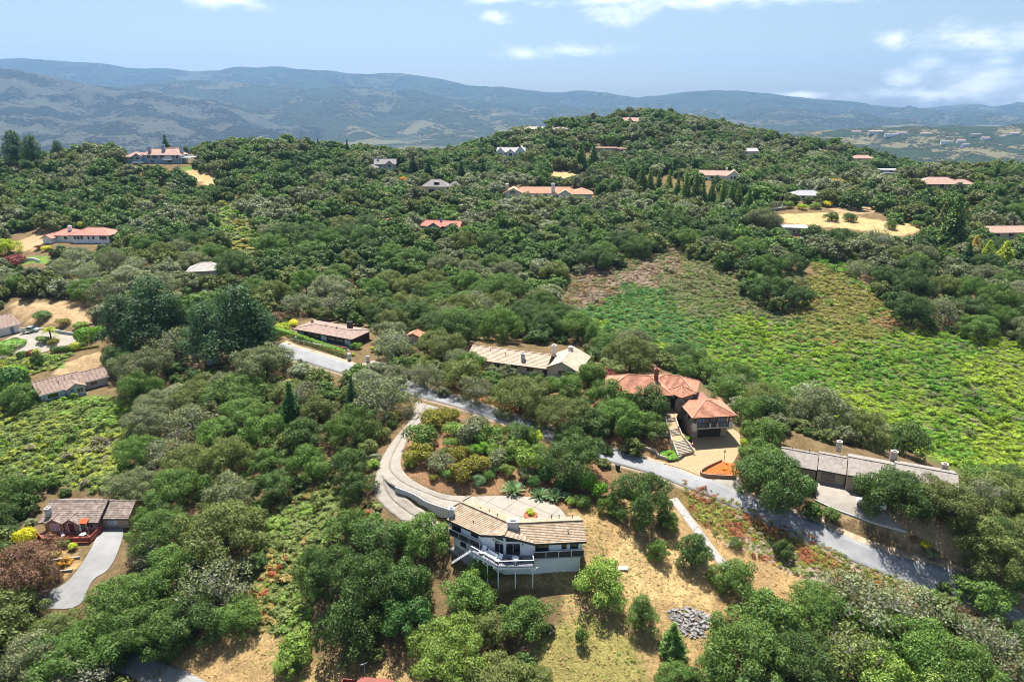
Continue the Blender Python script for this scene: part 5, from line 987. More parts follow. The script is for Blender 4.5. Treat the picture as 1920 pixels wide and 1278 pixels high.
for k in range(10): t = k / 9; pa = Vector((-6.5 - 2.6 * t, 90.0 + 1.2 * t, -.25 - 2.7 * t)); m = MB(); m.bar(wl(pa.x - .25, pa.y - .5, pa.z), wl(pa.x + .25, pa.y + .5, pa.z), .34, .07); m.build('stair_tread', DECKM, R0)
for s_ in (-1, 1):
    m = MB(); m.bar(wl(-6.4 - .25 * s_, 89.95 - .5 * s_, .75), wl(-9.1 - .25 * s_, 91.2 - .5 * s_, -2.0), .045); hr = m.build('handrail', BLACKM, R0)
    for k in range(5): t = k / 4; m = MB(); m.bar(wl(-6.4 - .25 * s_ - 2.7 * t, 89.95 - .5 * s_ + 1.25 * t, -.25 - 2.7 * t), wl(-6.4 - .25 * s_ - 2.7 * t, 89.95 - .5 * s_ + 1.25 * t, .74 - 2.75 * t), .04); m.build('baluster', BLACKM, hr)

# retaining wall between the two drives
RW = [Vector(DL[i]) for i in range(42, 61)]
m = MB(); n = len(RW)
for i in range(n - 1):
    a, b = RW[i], RW[i + 1]; t = (b - a); nn = Vector((t.y, -t.x, 0)).normalized() * -.22; ht = .14 if i % 4 else .18
    m.solid([a + Vector((0, 0, -3)), b + Vector((0, 0, -3)), b + nn * -1 + Vector((0, 0, -3)), a + nn * -1 + Vector((0, 0, -3))], [a + Vector((0, 0, .22)), b + Vector((0, 0, .22)), b - nn + Vector((0, 0, .22)), a - nn + Vector((0, 0, .22))])
tag(m.build('retaining_wall', GREYWALL), 'low grey concrete retaining wall between the two arms of the drive', 'wall', None, 'thing')
# planter in the parking court
pc = at_z(995, 966, .36); m = MB(); m.lathe([(1.15, 0), (1.15, .18), (1.0, .18), (1.0, .1)], pc, 20); tag(m.build('planter_ring', mat_basic('terracotta_bed', (.30, .10, .05), .9, .2, 3.0)), 'round reddish planting bed in the parking court behind the white house', 'planter')

# ------------------------------------------------------------------ the clay-tiled villa with the garage
h = House('clay_tile_villa', 'villa_garage', 'beige villa with clay tiled hip roofs and balcony over a dark garage'); R0 = h.root
h.walls(-3.7, 3.7, 0, 5.6, 2.95, BEIGE, -2.0)
up = MB(); up.box(-3.8, 3.8, .35, 5.7, 2.96, 5.65); up.build('upper_wall', BEIGE, R0)
h.roof('hip', -4.1, 4.1, -1.35, 6.1, 5.65, 1.5, CLAY, .55, .38, .07, BROWNTRIM)
h.window((0, 0, 1.15), w=4.7, h=2.1, nx=1, ny=4, frame=BROWNTRIM, pane=DARKTRIM, name='garage_door')
for x in (-1.95, 2.05): h.window((x, .35, 4.05), w=1.25, h=2.0, nx=2, ny=3, pane=PALEGLASS)
for y in (1.6, 3.8): h.window((-3.8, y, 4.3), (-1, 0, 0), .8, 1.2, 1, 2, frame=BROWNTRIM)
m = MB(); m.box(-4.1, 4.1, -1.45, .35, 2.75, 2.96); m.build('balcony_floor', CREAM, R0)
for x in (-3.75, 3.75): h.box('balcony_pier', CREAM, x - .4, x + .4, -1.5, -.75, 2.4, 4.05)
for x in (-3.6, -.55, .95, 3.45): h.box('column', BROWNTRIM, x - .13, x + .13, -1.25, -.99, 2.97, 5.5)
for x in (-.55, .95): h.box('balcony_post', CREAM, x - .14, x + .14, -1.42, -1.26, 2.97, 3.95)
h.railing([(-3.4, -1.35), (3.4, -1.35)], 2.97, .95, BLACKM, BLACKM, .3)
for x in (-3.1, 3.1): h.box('wall_lamp', BLACKM, x - .1, x + .1, -.14, -.005, 1.9, 2.2)
inv = (Matrix.Translation(R0.location) @ Matrix.Rotation(R0.rotation_euler.z, 4, 'Z')).inverted()
def askew(x, y, yaw): XF[0] = inv @ Matrix.Translation((x, y, .5)) @ Matrix.Rotation(math.radians(yaw), 4, 'Z')
askew(27.0, 137.6, -8); h.walls(-6.3, 6.3, -4, 4, 7.2, BEIGE, 2); h.roof('hip', -6.3, 6.3, -4, 4, 7.2, 2.0, CLAY, .7, .38, .07, BROWNTRIM); h.window((1.0, -4, 5.6), w=1.6, h=1.4, nx=2, frame=BROWNTRIM); h.window((-3.2, -4, 5.6), w=1.6, h=1.4, nx=2, frame=BROWNTRIM)
askew(34.6, 138.0, -20); h.walls(-5.0, 4.6, -3.2, 3.2, 7.3, BEIGE, 2); h.roof('hip', -5.0, 4.6, -3.2, 3.2, 7.3, 1.7, CLAY, .7, .38, .07, BROWNTRIM)
askew(35.3, 133.8, 36); h.walls(-1.75, 1.75, -1.75, 1.75, 7.35, BEIGE, 2); h.roof('hip', -1.75, 1.75, -1.75, 1.75, 7.35, 1.0, CLAY, .6, .38, .07, BROWNTRIM); h.window((-1.75, -.4, 6.5), (-1, 0, 0), .6, 1.0, 1, 1, frame=BROWNTRIM); h.door((-1.75, .3, 3.7), 1.1, 2.1, DARKTRIM, (-1, 0, 0), BROWNTRIM)
askew(38.3, 134.2, 7); h.walls(-3.0, 2.6, -2.6, 2.0, 5.5, BEIGE, 1); m = MB(); m.box(-3.2, 2.8, -2.7, 2.2, 5.51, 5.72); m.build('flat_roof', mat_basic('brown_felt_roof', (.26, .13, .10), .9, .1, 1.0), R0); h.box('parapet', CREAM, -3.4, -3.2, -2.9, 2.2, 5.3, 6.2); h.vents([(-1, 0, 5.7), (.6, .4, 5.7)])
askew(30.6, 136.6, -8); h.chimney(0, 0, 7, 11.0, .9, .9, BRICK, BRICK); XF[0] = None
# garden stair: three flights of steps with landings and low side walls
st = empty('garden_stair', at_z(1283, 852, .5), 0, 'curving stone garden stair beside the villa garage', 'stair'); SL = Vector(st.location)
CREAMST = mat_basic('cream_stone', (.50, .42, .33), .9, .1, 1.5); TREAD = mat_basic('dark_tread', (.34, .27, .20), .9, .15, 2.0)
FLT = [((1285, 850, .5), (1272, 826, 2.0), 9, 2.6), ((1267, 816, 2.05), (1262, 803, 3.0), 6, 2.1), ((1258, 789, 3.4), (1255, 781, 3.9), 3, 1.9)]
for (a, b, k, w) in FLT:
    A_, B_ = at_z(*a), at_z(*b); dr = (B_ - A_); hd = Vector((dr.x, dr.y, 0)).normalized(); sd = Vector((hd.y, -hd.x, 0))
    for i in range(k):
        t0, t1 = i / k, (i + 1) / k; p0, p1 = A_.lerp(B_, t0), A_.lerp(B_, t1); wi = w * (1.35 - .35 * t0) if k == 9 else w; z = A_.z + (B_.z - A_.z) * t1
        Q = [p0 - sd * wi / 2, p0 + sd * wi / 2, p1 + sd * wi / 2 + hd * .05, p1 - sd * wi / 2 + hd * .05]; m = MB(); m.solid([Vector((q.x, q.y, z - 1.2)) - SL for q in Q], [Vector((q.x, q.y, z)) - SL for q in Q]); m.build('step', CREAMST if i % 2 else TREAD, st)
for a, b, w in (((1272, 826, 2.0), (1266, 815, 2.03), 2.3), ((1262, 803, 3.0), (1257, 788, 3.35), 2.1), ((1255, 781, 3.9), (1266, 764, 4.2), 2.6)):
    A_, B_ = at_z(*a), at_z(*b); hd = (B_ - A_); hd.z = 0; hd.normalize(); sd = Vector((hd.y, -hd.x, 0)); Q = [A_ - sd * w / 2, A_ + sd * w / 2, B_ + sd * w / 2, B_ - sd * w / 2]; m = MB(); m.solid([q - SL - Vector((0, 0, 1.5)) for q in Q], [q - SL for q in Q]); m.build('landing', PAVER, st)
for side in (-1, 1):
    P = []
    for (a, b, k, w) in FLT:
        A_, B_ = at_z(*a), at_z(*b); hd = (B_ - A_); hd.z = 0; hd.normalize(); sd = Vector((hd.y, -hd.x, 0)); P += [A_ + sd * side * (w * (1.35 if k == 9 else 1) / 2 + .1), B_ + sd * side * (w / 2 + .1)]
    for a, b in zip(P, P[1:]): m = MB(); m.bar(a - SL - Vector((0, 0, .3)), b - SL - Vector((0, 0, .3)), .22, 1.5); m.build('side_wall', CREAMST, st)
def garden_wall(name, px, hgt, mat, label, thick=.28):
    P = catmull([ground(u, v) for u, v in px], 5); m = MB()
    for a, b in zip(P, P[1:]):
        a, b = Vector(a), Vector(b); nn = Vector((-(b - a).y, (b - a).x, 0)).normalized() * thick / 2; lo = Vector((0, 0, -1)); hi = Vector((0, 0, hgt)); m.solid([a - nn + lo, b - nn + lo, b + nn + lo, a + nn + lo], [a - nn + hi, b - nn + hi, b + nn + hi, a + nn + hi])
    return tag(m.build(name, mat), label, 'wall', None, 'thing')
garden_wall('garden_wall', [(1196, 838), (1228, 848), (1236, 857), (1262, 862), (1278, 857)], .55, CREAMST, 'curved cream stone wall round the bed at the foot of the garden stair')
garden_wall('garden_wall', [(1200, 812), (1228, 817), (1256, 818)], .9, CREAMST, 'shaded stone terrace wall under the oak beside the garden stair')
garden_wall('garden_wall', [(1288, 832), (1298, 838), (1298, 828)], .7, mat_basic('terracotta_wall', (.36, .20, .13), .9, .15, 2.0), 'small terracotta wall between the garden stair and the garage')
garden_wall('planter_wall', [(1353, 867), (1330, 877), (1315, 886), (1318, 893), (1350, 896), (1380, 897)], .75, MATS['terracotta_wall'], 'brown stone wall round the orange mulch bed beside the villa forecourt')
drape('mulch_bed', G2([(1318, 888), (1354, 869), (1380, 874), (1378, 894), (1320, 891)]), mat_basic('orange_mulch', (.42, .11, .025), .95, .3, 4.0, .03), .45)
lp = empty('lamp_post', ground(1357, 868), 0, 'slim dark lamp post on the orange mulch bed', 'lamp'); m = MB(); m.lathe([(.09, 0), (.05, .15), (.04, 2.3)], (0, 0, 0), 8); m.build('post', BLACKM, lp); m = MB(); m.lathe([(.06, 2.3), (.17, 2.36), (.20, 2.7), (.22, 2.72), (.02, 2.95)], (0, 0, 0), 8); m.build('lantern', mat_basic('lantern_glass', (.35, .32, .26), .3), lp)
bn = empty('wheelie_bin', ground(1158, 880), .4, 'dark wheeled bin standing at the edge of the lane', 'bin'); m = MB(); m.solid([(-.26, -.3, 0), (.26, -.3, 0), (.26, .3, 0), (-.26, .3, 0)], [(-.33, -.38, 1.0), (.33, -.38, 1.0), (.33, .38, 1.0), (-.33, .38, 1.0)]); m.build('body', DARKTRIM, bn); m = MB(); m.box(-.36, .36, -.4, .42, 1.0, 1.08); m.build('lid', DARKTRIM, bn)

# ------------------------------------------------------------------ the long grey-roofed house
TAUPE = mat_basic('taupe_siding', (.36, .32, .28), .9, .06, 1.0)
h = House('grey_roof_house', 'long_house', 'long beige house with stepped grey roofs and three box chimneys'); R0 = h.root
def ul(u, v, z): p = (Matrix.Translation(R0.location) @ Matrix.Rotation(R0.rotation_euler.z, 4, 'Z')).inverted() @ at_z(u, v, z); return p
X = [ul(1466, 832, 1.8).x, ul(1535, 856, 1.8).x, ul(1588, 872, 1.8).x, ul(1676, 878, 2.0).x, ul(1790, 890, 2.2).x]; yb = 7.2
for i, (zz, y0) in enumerate(((2.3, .5), (2.75, 0), (3.35, -1.1), (3.7, -.7))):
    h.walls(X[i] + .1, X[i + 1] - .1, y0, yb, zz, TAN if i < 3 else GREYWALL, -3, 'x', 1.35); h.roof('x', X[i] + .35, X[i + 1] - .35, y0, yb, zz, 1.35, GREYR, .3, .5, .012, DARKTRIM)
for i, (t, zc, w, hh) in enumerate(((.4, 1.4, 2.0, 1.2), (.35, 1.2, 2.4, 1.4), (.5, 1.5, 1.6, 1.2))): h.window((X[i + 1 if i < 2 else 3] * 1.0 + (X[(i + 2) if i < 2 else 4] - X[i + 1 if i < 2 else 3]) * t, (0, -1.1, -.7)[i], zc), w=w, h=hh, nx=3, frame=BROWNTRIM)
h.window((X[4] - .1, 2.6, 1.2), (1, 0, 0), 1.6, 1.2, 2, 1, frame=DARKTRIM)
for u, v0, z0, z1, w in ((1572, 842, 3.0, 5.0, .9), (1673, 868, 2.5, 5.3, 1.15), (1767, 891, 2.0, 4.7, 1.0)): q = ul(u, v0, z0 - 1.0); h.chimney(q.x, q.y, z0, z1, w, .8, TAUPE, TAUPE)
h.vents([(X[0] + 2, 5, 3.1), (X[0] + 5, 4.2, 3.6), (X[3] + 3, 3.5, 4.2)])
garden_wall('kerb_wall', [(1528, 938), (1570, 957), (1640, 981), (1700, 997)], .25, GREYWALL, 'low dark kerb wall along the drive of the grey-roofed house', .2)

# ------------------------------------------------------------------ the brown modern house, tan long house
h = House('brown_modern_house', 'brown_modern', 'low dark timber house with flat brown roof behind a long hedge')
h.walls(-9.2, 9.2, .8, 7.6, 2.5, DARKWOOD); h.roof('hip', -9.2, 9.2, .4, 7.6, 2.5, .55, BROWNR, .7, .6, .03, DARKTRIM)
for i in range(7): h.window((-8.0 + i * 2.6, .8, 1.25), w=1.9, h=1.9, nx=2, frame=BROWNTRIM, pane=GLASS if i % 3 else PALEGLASS)
h.chimney(3.8, 6.6, 2.0, 4.3, 1.3, .9, DARKTRIM, DARKTRIM); h.chimney(-8.2, 5.6, 2.0, 3.5, .6, .5, BEIGE, BEIGE); m = MB(); m.box(-9.6, 9.6, -1.8, .8, -1.0, .05); m.build('terrace', PALE, h.root); h.box('planter_wall', BRICK, 5.0, 9.6, -2.1, -1.81, -1.2, .75); h.vents([(-2, 4, 3.1), (2, 3.4, 3.1)])
h = House('tan_roof_house', 'tan_long', 'long house with tan tiled roof and three white chimneys among oaks')
h.walls(-9.5, 9.0, .3, 7.6, 2.4, CREAM); h.roof('x', -9.5, 9.5, .3, 7.6, 2.4, 1.7, TANR, .6, .42, .06, BROWNTRIM)
for x in (-6.5, -2.5, 2, 6): h.window((x, .3, 1.3), w=1.8, h=1.2, nx=2)
(pw, yw) = PADS['tan_wing']; (pm, ym_) = PADS['tan_long']; XF[0] = (Matrix.Translation(pm) @ Matrix.Rotation(ym_, 4, 'Z')).inverted() @ Matrix.Translation(pw) @ Matrix.Rotation(math.radians(-20), 4, 'Z')
h.walls(-3.6, 3.6, -1.5, 8.5, 2.4, CREAM, gable='y', rise=1.7); h.roof('y', -3.6, 3.6, -1.5, 8.5, 2.4, 1.7, TANR, .6, .42, .06); h.window((0, -1.5, 1.3), w=2.0, h=1.2, nx=2)
h.chimney(-4.2, 6.0, 2, 5.0, .9, .9, GREYWALL, GREYWALL); h.chimney(-.2, 6.5, 3, 4.9, .9, .9, GREYWALL, GREYWALL); XF[0] = None; h.chimney(3.8, 1.6, 2, 4.5, .8, .8, GREYWALL, GREYWALL); h.vents([(-5, 3, 3.6), (-1, 2.4, 3.4)])

# ------------------------------------------------------------------ the pale blue bungalow
h = House('pale_blue_bungalow', 'bungalow', 'pale blue bungalow with brown tiled roof above bright green brush')
h.walls(-7.7, 1.6, 0, 8.0, 2.5, PALEBLUE, gable='x', rise=1.9); h.roof('x', -7.7, 1.6, 0, 8.0, 2.5, 1.9, BROWNR, .55, .36, .06, WHITE)
h.walls(1.62, 7.7, 1.4, 7.4, 2.4, GREYWALL, gable='x', rise=1.5); h.roof('x', 2.0, 7.7, 1.4, 7.4, 2.4, 1.5, BROWNR, .5, .36, .06, WHITE)
h.walls(-2.2, 1.55, -1.3, 1.0, 2.45, PALEBLUE, gable='y', rise=.95); h.roof('y', -2.2, 1.55, -1.3, 3.4, 2.45, .95, BROWNR, .45, .36, .06)
h.window((-5.2, 0, 1.35), w=2.3, h=1.25, nx=1); h.window((-7.0, 0, 1.3), w=.7, h=1.2, nx=1, pane=PALEGLASS); h.door((-1.3, -1.3, .1), 1.0, 2.1, mat_basic('blue_door', (.16, .28, .36), .5)); h.window((.5, -1.3, 1.4), w=1.4, h=1.1, nx=2); h.window((4.4, 1.4, 1.4), w=1.5, h=1.2, nx=2); h.window((-7.7, 3.0, 1.3), (-1, 0, 0), 1.2, 1.6, 1, 1, pane=PALEGLASS)
h.vents([(-3, 2.0, 3.5), (-1.5, 2.6, 3.9), (.2, 2.4, 3.8)]); h.box('patio', PALE, -6, 1, -2.4, -1.31, -.6, .06)
garden_wall('garden_wall', [(20, 742), (45, 738), (62, 733)], .8, CREAM, 'pale garden wall running up to the pale blue bungalow')

# ------------------------------------------------------------------ the house with the red deck
h = House('red_deck_house', 'red_deck', 'brown tiled house with red timber deck at the end of a grey drive')
h.walls(-7.0, 2.9, 0, 7.0, 2.6, TAN, gable='x', rise=1.9); h.roof('x', -7.0, 2.9, 0, 7.0, 2.6, 1.9, OLDT, .6, .36, .06, DARKTRIM)
h.walls(3.1, 7.9, 1.2, 6.8, 2.5, BEIGE, gable='x', rise=1.5); h.roof('x', 3.4, 7.9, 1.2, 6.8, 2.5, 1.5, OLDT, .5, .36, .06, DARKTRIM)
for x, w in ((-4.6, 3.0), (-1.5, 2.6)): h.walls(x - w / 2, x + w / 2, -.7, 1.5, 2.35, TAN, gable='y', rise=.9); h.roof('y', x - w / 2, x + w / 2, -.7, 2.6, 2.35, .9, OLDT, .4, .36, .06)
h.window((-4.6, -.7, 1.45), w=1.5, h=1.3, nx=2, ny=1, pane=PALEGLASS); h.door((-1.5, -.7, .35), 1.2, 2.0, mat_basic('wine_door', (.10, .02, .02), .5)); h.window((1.4, 0, 1.5), w=1.4, h=1.1, nx=2); h.window((5.0, 1.2, 1.4), w=1.4, h=1.1, nx=3, pane=PALEGLASS); h.chimney(-6.4, .9, 1.0, 4.4, .8, .8, GREYWALL, GREYWALL)
DP = [(-7.6, -1.6), (-5.0, -3.9), (3.3, -3.7), (3.5, .6), (2.9, 0), (-7.0, 0)]; m = MB(); m.solid([(x, y, .05) for x, y in DP], [(x, y, .3) for x, y in DP]); dk = m.build('deck', REDWOOD, h.root)
m = MB(); m.solid([(x * .99, y * .98 - .02, -2.0) for x, y in DP], [(x * .99, y * .98 - .02, .045) for x, y in DP]); m.build('deck_skirt', REDWOOD, dk)
h.railing(DP[:4], .3, .95, REDWOOD, REDWOOD, .4, solid=REDWOOD)
for k in range(5): h.box('stair_tread', REDWOOD, -8.3 - k * .32, -7.98 - k * .32, -2.2, -.9, -.25 - k * .22, -.15 - k * .22 + .3)
pb = PADS['red_deck'][0]
us = empty('parasol', pb + Vector((.45, -1.3, .3)), 0, 'folded pale blue parasol on the red deck', 'parasol'); m = MB(); m.lathe([(.3, 0), (.3, .06), (.03, .1), (.03, 1.0)], n=10); m.build('stand', WHITE, us); m = MB(); m.lathe([(.16, .75), (.20, .95), (.14, 1.7), (.05, 2.2), (.02, 2.3)], n=10); m.build('canopy', mat_basic('blue_canvas', (.38, .52, .62), .9), us)
us = empty('shade_canopy', pb + Vector((.9, -.55, .3)), 0, 'square orange-red shade canopy at the front of the red deck house', 'canopy'); m = MB(); m.solid([(-.7, -.5, 2.1), (.7, -.5, 2.1), (.7, .5, 2.55), (-.7, .5, 2.55)], [(-.7, -.5, 2.15), (.7, -.5, 2.15), (.7, .5, 2.6), (-.7, .5, 2.6)]); m.build('canopy', mat_basic('orange_canvas', (.62, .10, .03), .9), us)
for x in (-.65, .65):
    m = MB(); m.bar((x, -.45, 0), (x, -.45, 2.12), .05); m.build('pole', WHITE, us)
def table_set(loc, label, chairs, mat=WHITE, cm=DARKTRIM, grp='chairs on the decks', where='deck'):
    t = empty('garden_table', loc, .3, label, 'table'); m = MB(); m.lathe([(.55, .7), (.55, .75), (.05, .76)], n=14); m.build('table_top', mat, t); m = MB(); m.lathe([(.3, 0), (.04, .06), (.04, .7)], n=8); m.build('leg', mat, t)
    for i, (dx, dy, rz, lb) in enumerate(chairs):
        c = empty('garden_chair', Vector(loc) + Vector((dx, dy, 0)), rz, lb, 'chair', grp); m = MB(); m.box(-.26, .26, -.26, .26, .4, .46); m.build('seat', cm, c); m = MB(); m.box(-.26, .26, .22, .28, .46, .95); m.build('backrest', cm, c)
        for sx in (-.23, .23):
            for sy in (-.23, .23): m = MB(); m.box(sx - .025, sx + .025, sy - .025, sy + .025, 0, .4); m.build('leg', cm, c)
table_set(pb + Vector((1.4, -2.3, .31)), 'pale garden table near the corner of the red deck', [(-.8, .1, 1.5, 'dark chair beside the parasol on the red deck'), (.75, .2, -1.4, 'dark chair by the corner rail of the red deck')], mat_basic('pale_table', (.6, .55, .48), .6))
for dx, dy, lb, mt in ((-3.0, -1.5, 'blue flower pot on the red deck near the window', 'blue_canvas'), (-2.4, -2.2, 'white flower pot on the middle of the red deck', 'white_paint'), (-.6, -1.3, 'brown flower pot beside the dark front door on the red deck', 'brown_trim')):
    m = MB(); m.lathe([(.18, 0), (.28, .45), (.24, .45), (.22, .4)], n=10); o = m.build('flower_pot', MATS[mt]); o.location = pb + Vector((dx, dy, .31)); tag(o, lb, 'pot', 'pots on the red deck')
garden_wall('terrace_wall', [(98, 1052), (122, 1049), (150, 1046)], .4, TAUPE, 'upper low stone edging across the flower terraces below the red deck'); garden_wall('terrace_wall', [(84, 1076), (108, 1073), (136, 1070)], .4, TAUPE, 'lower stone edging of the flower terraces beside the grey drive')
# deck furniture of the white house
table_set((.5, 87.2, -.03), 'round white table on the front edge of the grey deck', [(-.95, -.1, 1.6, 'dark chair by the white table towards the deck corner'), (.95, .15, -1.6, 'dark chair by the white table towards the balcony'), (.3, .95, 0.1, 'dark chair between the white table and the prow windows')])
sf = empty('outdoor_sofa', (-3.1, 88.3, -.03), math.radians(-42), 'white outdoor sofa on the grey deck below the chimney wing', 'sofa'); m = MB(); m.box(-1.0, 1.0, -.4, .4, .12, .42); m.build('seat', WHITE, sf); m = MB(); m.box(-1.0, 1.0, .3, .45, .42, .8); m.build('backrest', WHITE, sf)
for x in (-1.05, 1.05): m = MB(); m.box(x - .06, x + .06, -.4, .45, .05, .6); m.build('armrest', WHITE, sf)
for lx, ly, lb in ((-4.5, 89.4, 'white lounge chair at the rail end of the grey deck'), (-2.0, 87.4, 'white lounge chair in the corner of the grey deck')):
    c = empty('lounge_chair', (lx, ly, -.03), -.6, lb, 'chair', 'white lounge chairs'); m = MB(); m.box(-.35, .35, -.6, .3, .25, .35); m.build('seat', WHITE, c); m = MB(); m.solid([(-.35, .3, .3), (.35, .3, .3), (.35, .36, .26), (-.35, .36, .26)], [(-.35, .7, .9), (.35, .7, .9), (.35, .76, .86), (-.35, .76, .86)]); m.build('backrest', WHITE, c)
    for sx in (-.3, .3):
        for sy in (-.5, .25): m = MB(); m.box(sx - .03, sx + .03, sy - .03, sy + .03, 0, .25); m.build('leg', WHITE, c)

# ------------------------------------------------------------------ far houses
def simple(name, key, label, wings, wallm, roofm, wins=(), chims=(), frame=None, oh=.7):
    """wings: (roof kind, x0, x1, y0, y1, wall height, rise); wins: (x, y, z, w, h, nx[, arch]); chims: (x, y, z0, z1, w)"""
    h = House(name, key, label)
    for k, x0, x1, y0, y1, zh, rise in wings:
        h.walls(x0, x1, y0, y1, zh, wallm, gable=k if k in 'xy' else None, rise=rise); h.roof(k, x0, x1, y0, y1, zh, rise, roofm, oh, .6, .06)
    for w in wins: h.window((w[0], w[1], w[2]), w=w[3], h=w[4], nx=w[5], frame=frame or WHITE, arch=len(w) > 6, pane=GLASS, fw=.12)
    for x, y, z0, z1, w in chims: h.chimney(x, y, z0, z1, w, w * .8, wallm if name != 'villa' else BRICK)
    return h
simple('pink_roof_villa', 'pink_villa', 'white villa with salmon pink tiled roof beside a yellow-green willow', [('hip', -3, 12.5, 0, 9, 3.6, 2.0), ('hip', -13, -2, 2, 10, 3.0, 1.8), ('y', -14.5, -11, -1, 4, 2.4, 1.0)], STUCCO, tile_material('salmon_tile_roof', (.45, .21, .16), (.50, .29, .24)),
       [(-1.6, 0, 2.2, 1.0, 1.1, 1, 1), (-.2, 0, 2.2, 1.0, 1.1, 1, 1), (1.2, 0, 2.2, 1.0, 1.1, 1, 1), (4.0, 0, 2.2, .8, 1.1, 1), (6.0, 0, 2.2, .8, 1.1, 1), (9.0, 0, 2.2, .9, 1.4, 1, 1), (10.0, 0, 2.2, .9, 1.4, 1, 1), (11.0, 0, 2.2, .9, 1.4, 1, 1), (-7, 2, 1.8, 1.2, 1.2, 2)], [(-6.5, 5, 3, 6.0, 1.2)])
h = simple('ridge_top_house', 'ridge_blue', 'blue-grey house with pink tiled roof on the ridge above a straw slope', [('hip', -10, 12, 0, 9, 5.2, 2.6), ('hip', -20, -11, 1, 9, 4.0, 2.2), ('x', -1, 9, 5, 11, 6.0, 2.2), ('y', -14.5, -9.5, -1, 5, 4.2, 1.5)], GREYBLUE, PINKT,
       [(-12, -1, 3.0, 2.2, 1.2, 2), (-6, 0, 3.6, 2.2, 1.6, 3), (-2.5, 0, 3.6, 2.8, 1.6, 3), (2, 0, 3.8, 2.6, 1.8, 3), (8, 0, 3.6, 2.4, 1.8, 3), (10.5, 0, 3.6, 1.4, 1.8, 2), (6, 0, 1.2, 2.2, 1.4, 2), (-17, 1, 2.6, 1.6, 1.2, 2), (-4, 0, 1.2, 2.0, 1.2, 2)], [(-6, 2, 5, 9.2, 1.6), (1.5, 3.5, 6, 10.0, 1.8), (11, 5, 5, 9.6, 1.6)])
m = MB(); m.box(3.2, 8.2, -2.2, 0, 2.2, 2.5); m.build('balcony', WHITE, h.root); h.railing([(3.2, 0), (3.2, -2.2), (8.2, -2.2), (8.2, 0)], 2.5, 1.0, WHITE, WHITE, .5); m = MB(); m.box(12.1, 19, 0, 6, 3.2, 3.5); m.build('deck', WHITE, h.root); h.railing([(12.2, 0), (19, 0), (19, 6)], 3.5, 1.0, WHITE, WHITE, .5)
for x in (12.6, 15.8, 18.8): h.box('deck_post', WHITE, x - .15, x + .15, .1, .4, -3, 3.2)
h.box('terrace', WHITE, -14.5, -8.5, -3, -1.01, .4, 1.2)
simple('gabled_grey_house', 'grey_gables', 'grey gabled house half hidden among trees beneath the ridge', [('x', -4, 8, 2, 9, 4.6, 2.4), ('y', 2.5, 7, 0, 6, 4.6, 1.8), ('hip', -9, -2, -2, 4, 2.8, 1.4)], GREYWALL, DARKR, [(4.7, 0, 3.4, 1.6, 1.6, 2), (-1, 2, 3.4, 1.4, 1.2, 2), (-6, -2, 1.6, 1.6, 1.2, 2)], [(-2.5, 5, 4, 8.0, 1.2)])
h = simple('dormer_house', 'dormer', 'cream house with taupe hip roof and one dormer near an orange tree', [('hip', -7.5, 6, 0, 8.5, 4.2, 3.0), ('hip', 6, 13, 3, 9, 3.8, 2.2)], CREAM, DARKR, [(-2.5, 0, 1.4, 3.2, 2.2, 2)], [])
m = MB(); m.box(-1.4, 1.6, 1.0, 3.6, 4.6, 6.3); m.build('dormer', GREYWALL, h.root); h.window((.1, 1.0, 5.5), w=2.2, h=1.0, nx=2, frame=DARKTRIM)
h = simple('orange_roof_mansion', 'mansion', 'long white mansion with bright orange tiled roofs and arched windows', [('hip', -18, 15, 3, 11, 4.2, 2.4), ('y', -23, -14, 0, 9, 4.4, 2.2), ('y', 5.5, 12, .5, 8, 3.8, 1.9), ('hip', 12.5, 23, 0, 11, 4.0, 2.4)], mat_basic('mansion_stucco', (.66, .64, .62), .9, .04, .6), CLAY2,
       [(-21, 0, 1.7, 1.3, 1.9, 1), (-18.7, 0, 1.7, 1.5, 1.9, 1), (-16.4, 0, 1.7, 1.3, 1.9, 1), (-18.7, 0, 3.9, 3.4, .5, 3, 1), (-12.5, 3, 1.6, .8, 2.0, 1), (-11, 3, 1.6, .8, 2.0, 1), (-9.5, 3, 1.6, .8, 2.0, 1), (-5.8, 3, 1.6, 2.2, 2.0, 2, 1), (-1.6, 3, 1.6, 2.4, 2.0, 3, 1), (3.2, 3, 1.6, 1.0, 2.0, 1), (4.6, 3, 1.6, 1.0, 2.0, 1), (7.2, .5, 1.6, 1.1, 1.9, 1, 1), (8.8, .5, 1.6, 1.1, 2.1, 1, 1), (10.4, .5, 1.6, 1.1, 1.9, 1, 1), (14, 0, 1.5, .9, 2, 1), (15.6, 0, 1.5, .9, 2, 1), (17.2, 0, 1.5, .9, 2, 1)], [(-22, 4, 4, 8.2, 1.8), (2.5, 3.5, 4, 8.6, 1.8)])
h.box('terrace', CREAM, -8, 5, -1.5, 2.9, -1.5, .1)
h = simple('blue_gabled_house', 'blue_gables', 'small blue house with red tiled gables above the dense wood', [('x', -9, 8, 2, 9, 3.0, 1.6), ('y', -5.5, -.5, 0, 6, 3.0, 1.5), ('y', 2.5, 8, -.5, 6, 3.0, 1.6)], BLUE, REDR, [(-3.6, 0, 1.7, .9, 1.7, 1, 1), (-2.4, 0, 1.7, .9, 1.7, 1, 1), (.8, 2, 1.6, 1.6, 1.8, 2), (4.6, -.5, 1.7, .9, 1.7, 1, 1), (5.9, -.5, 1.7, .9, 1.7, 1, 1)], [(-1, 5, 4, 5.6, .8)])
m = MB(); m.box(-.5, 8.4, -2.6, -.6, -.3, -.05); m.build('deck', WHITE, h.root); h.railing([(-.5, -2.6), (8.4, -2.6)], -.05, .9, WHITE, WHITE, .5)
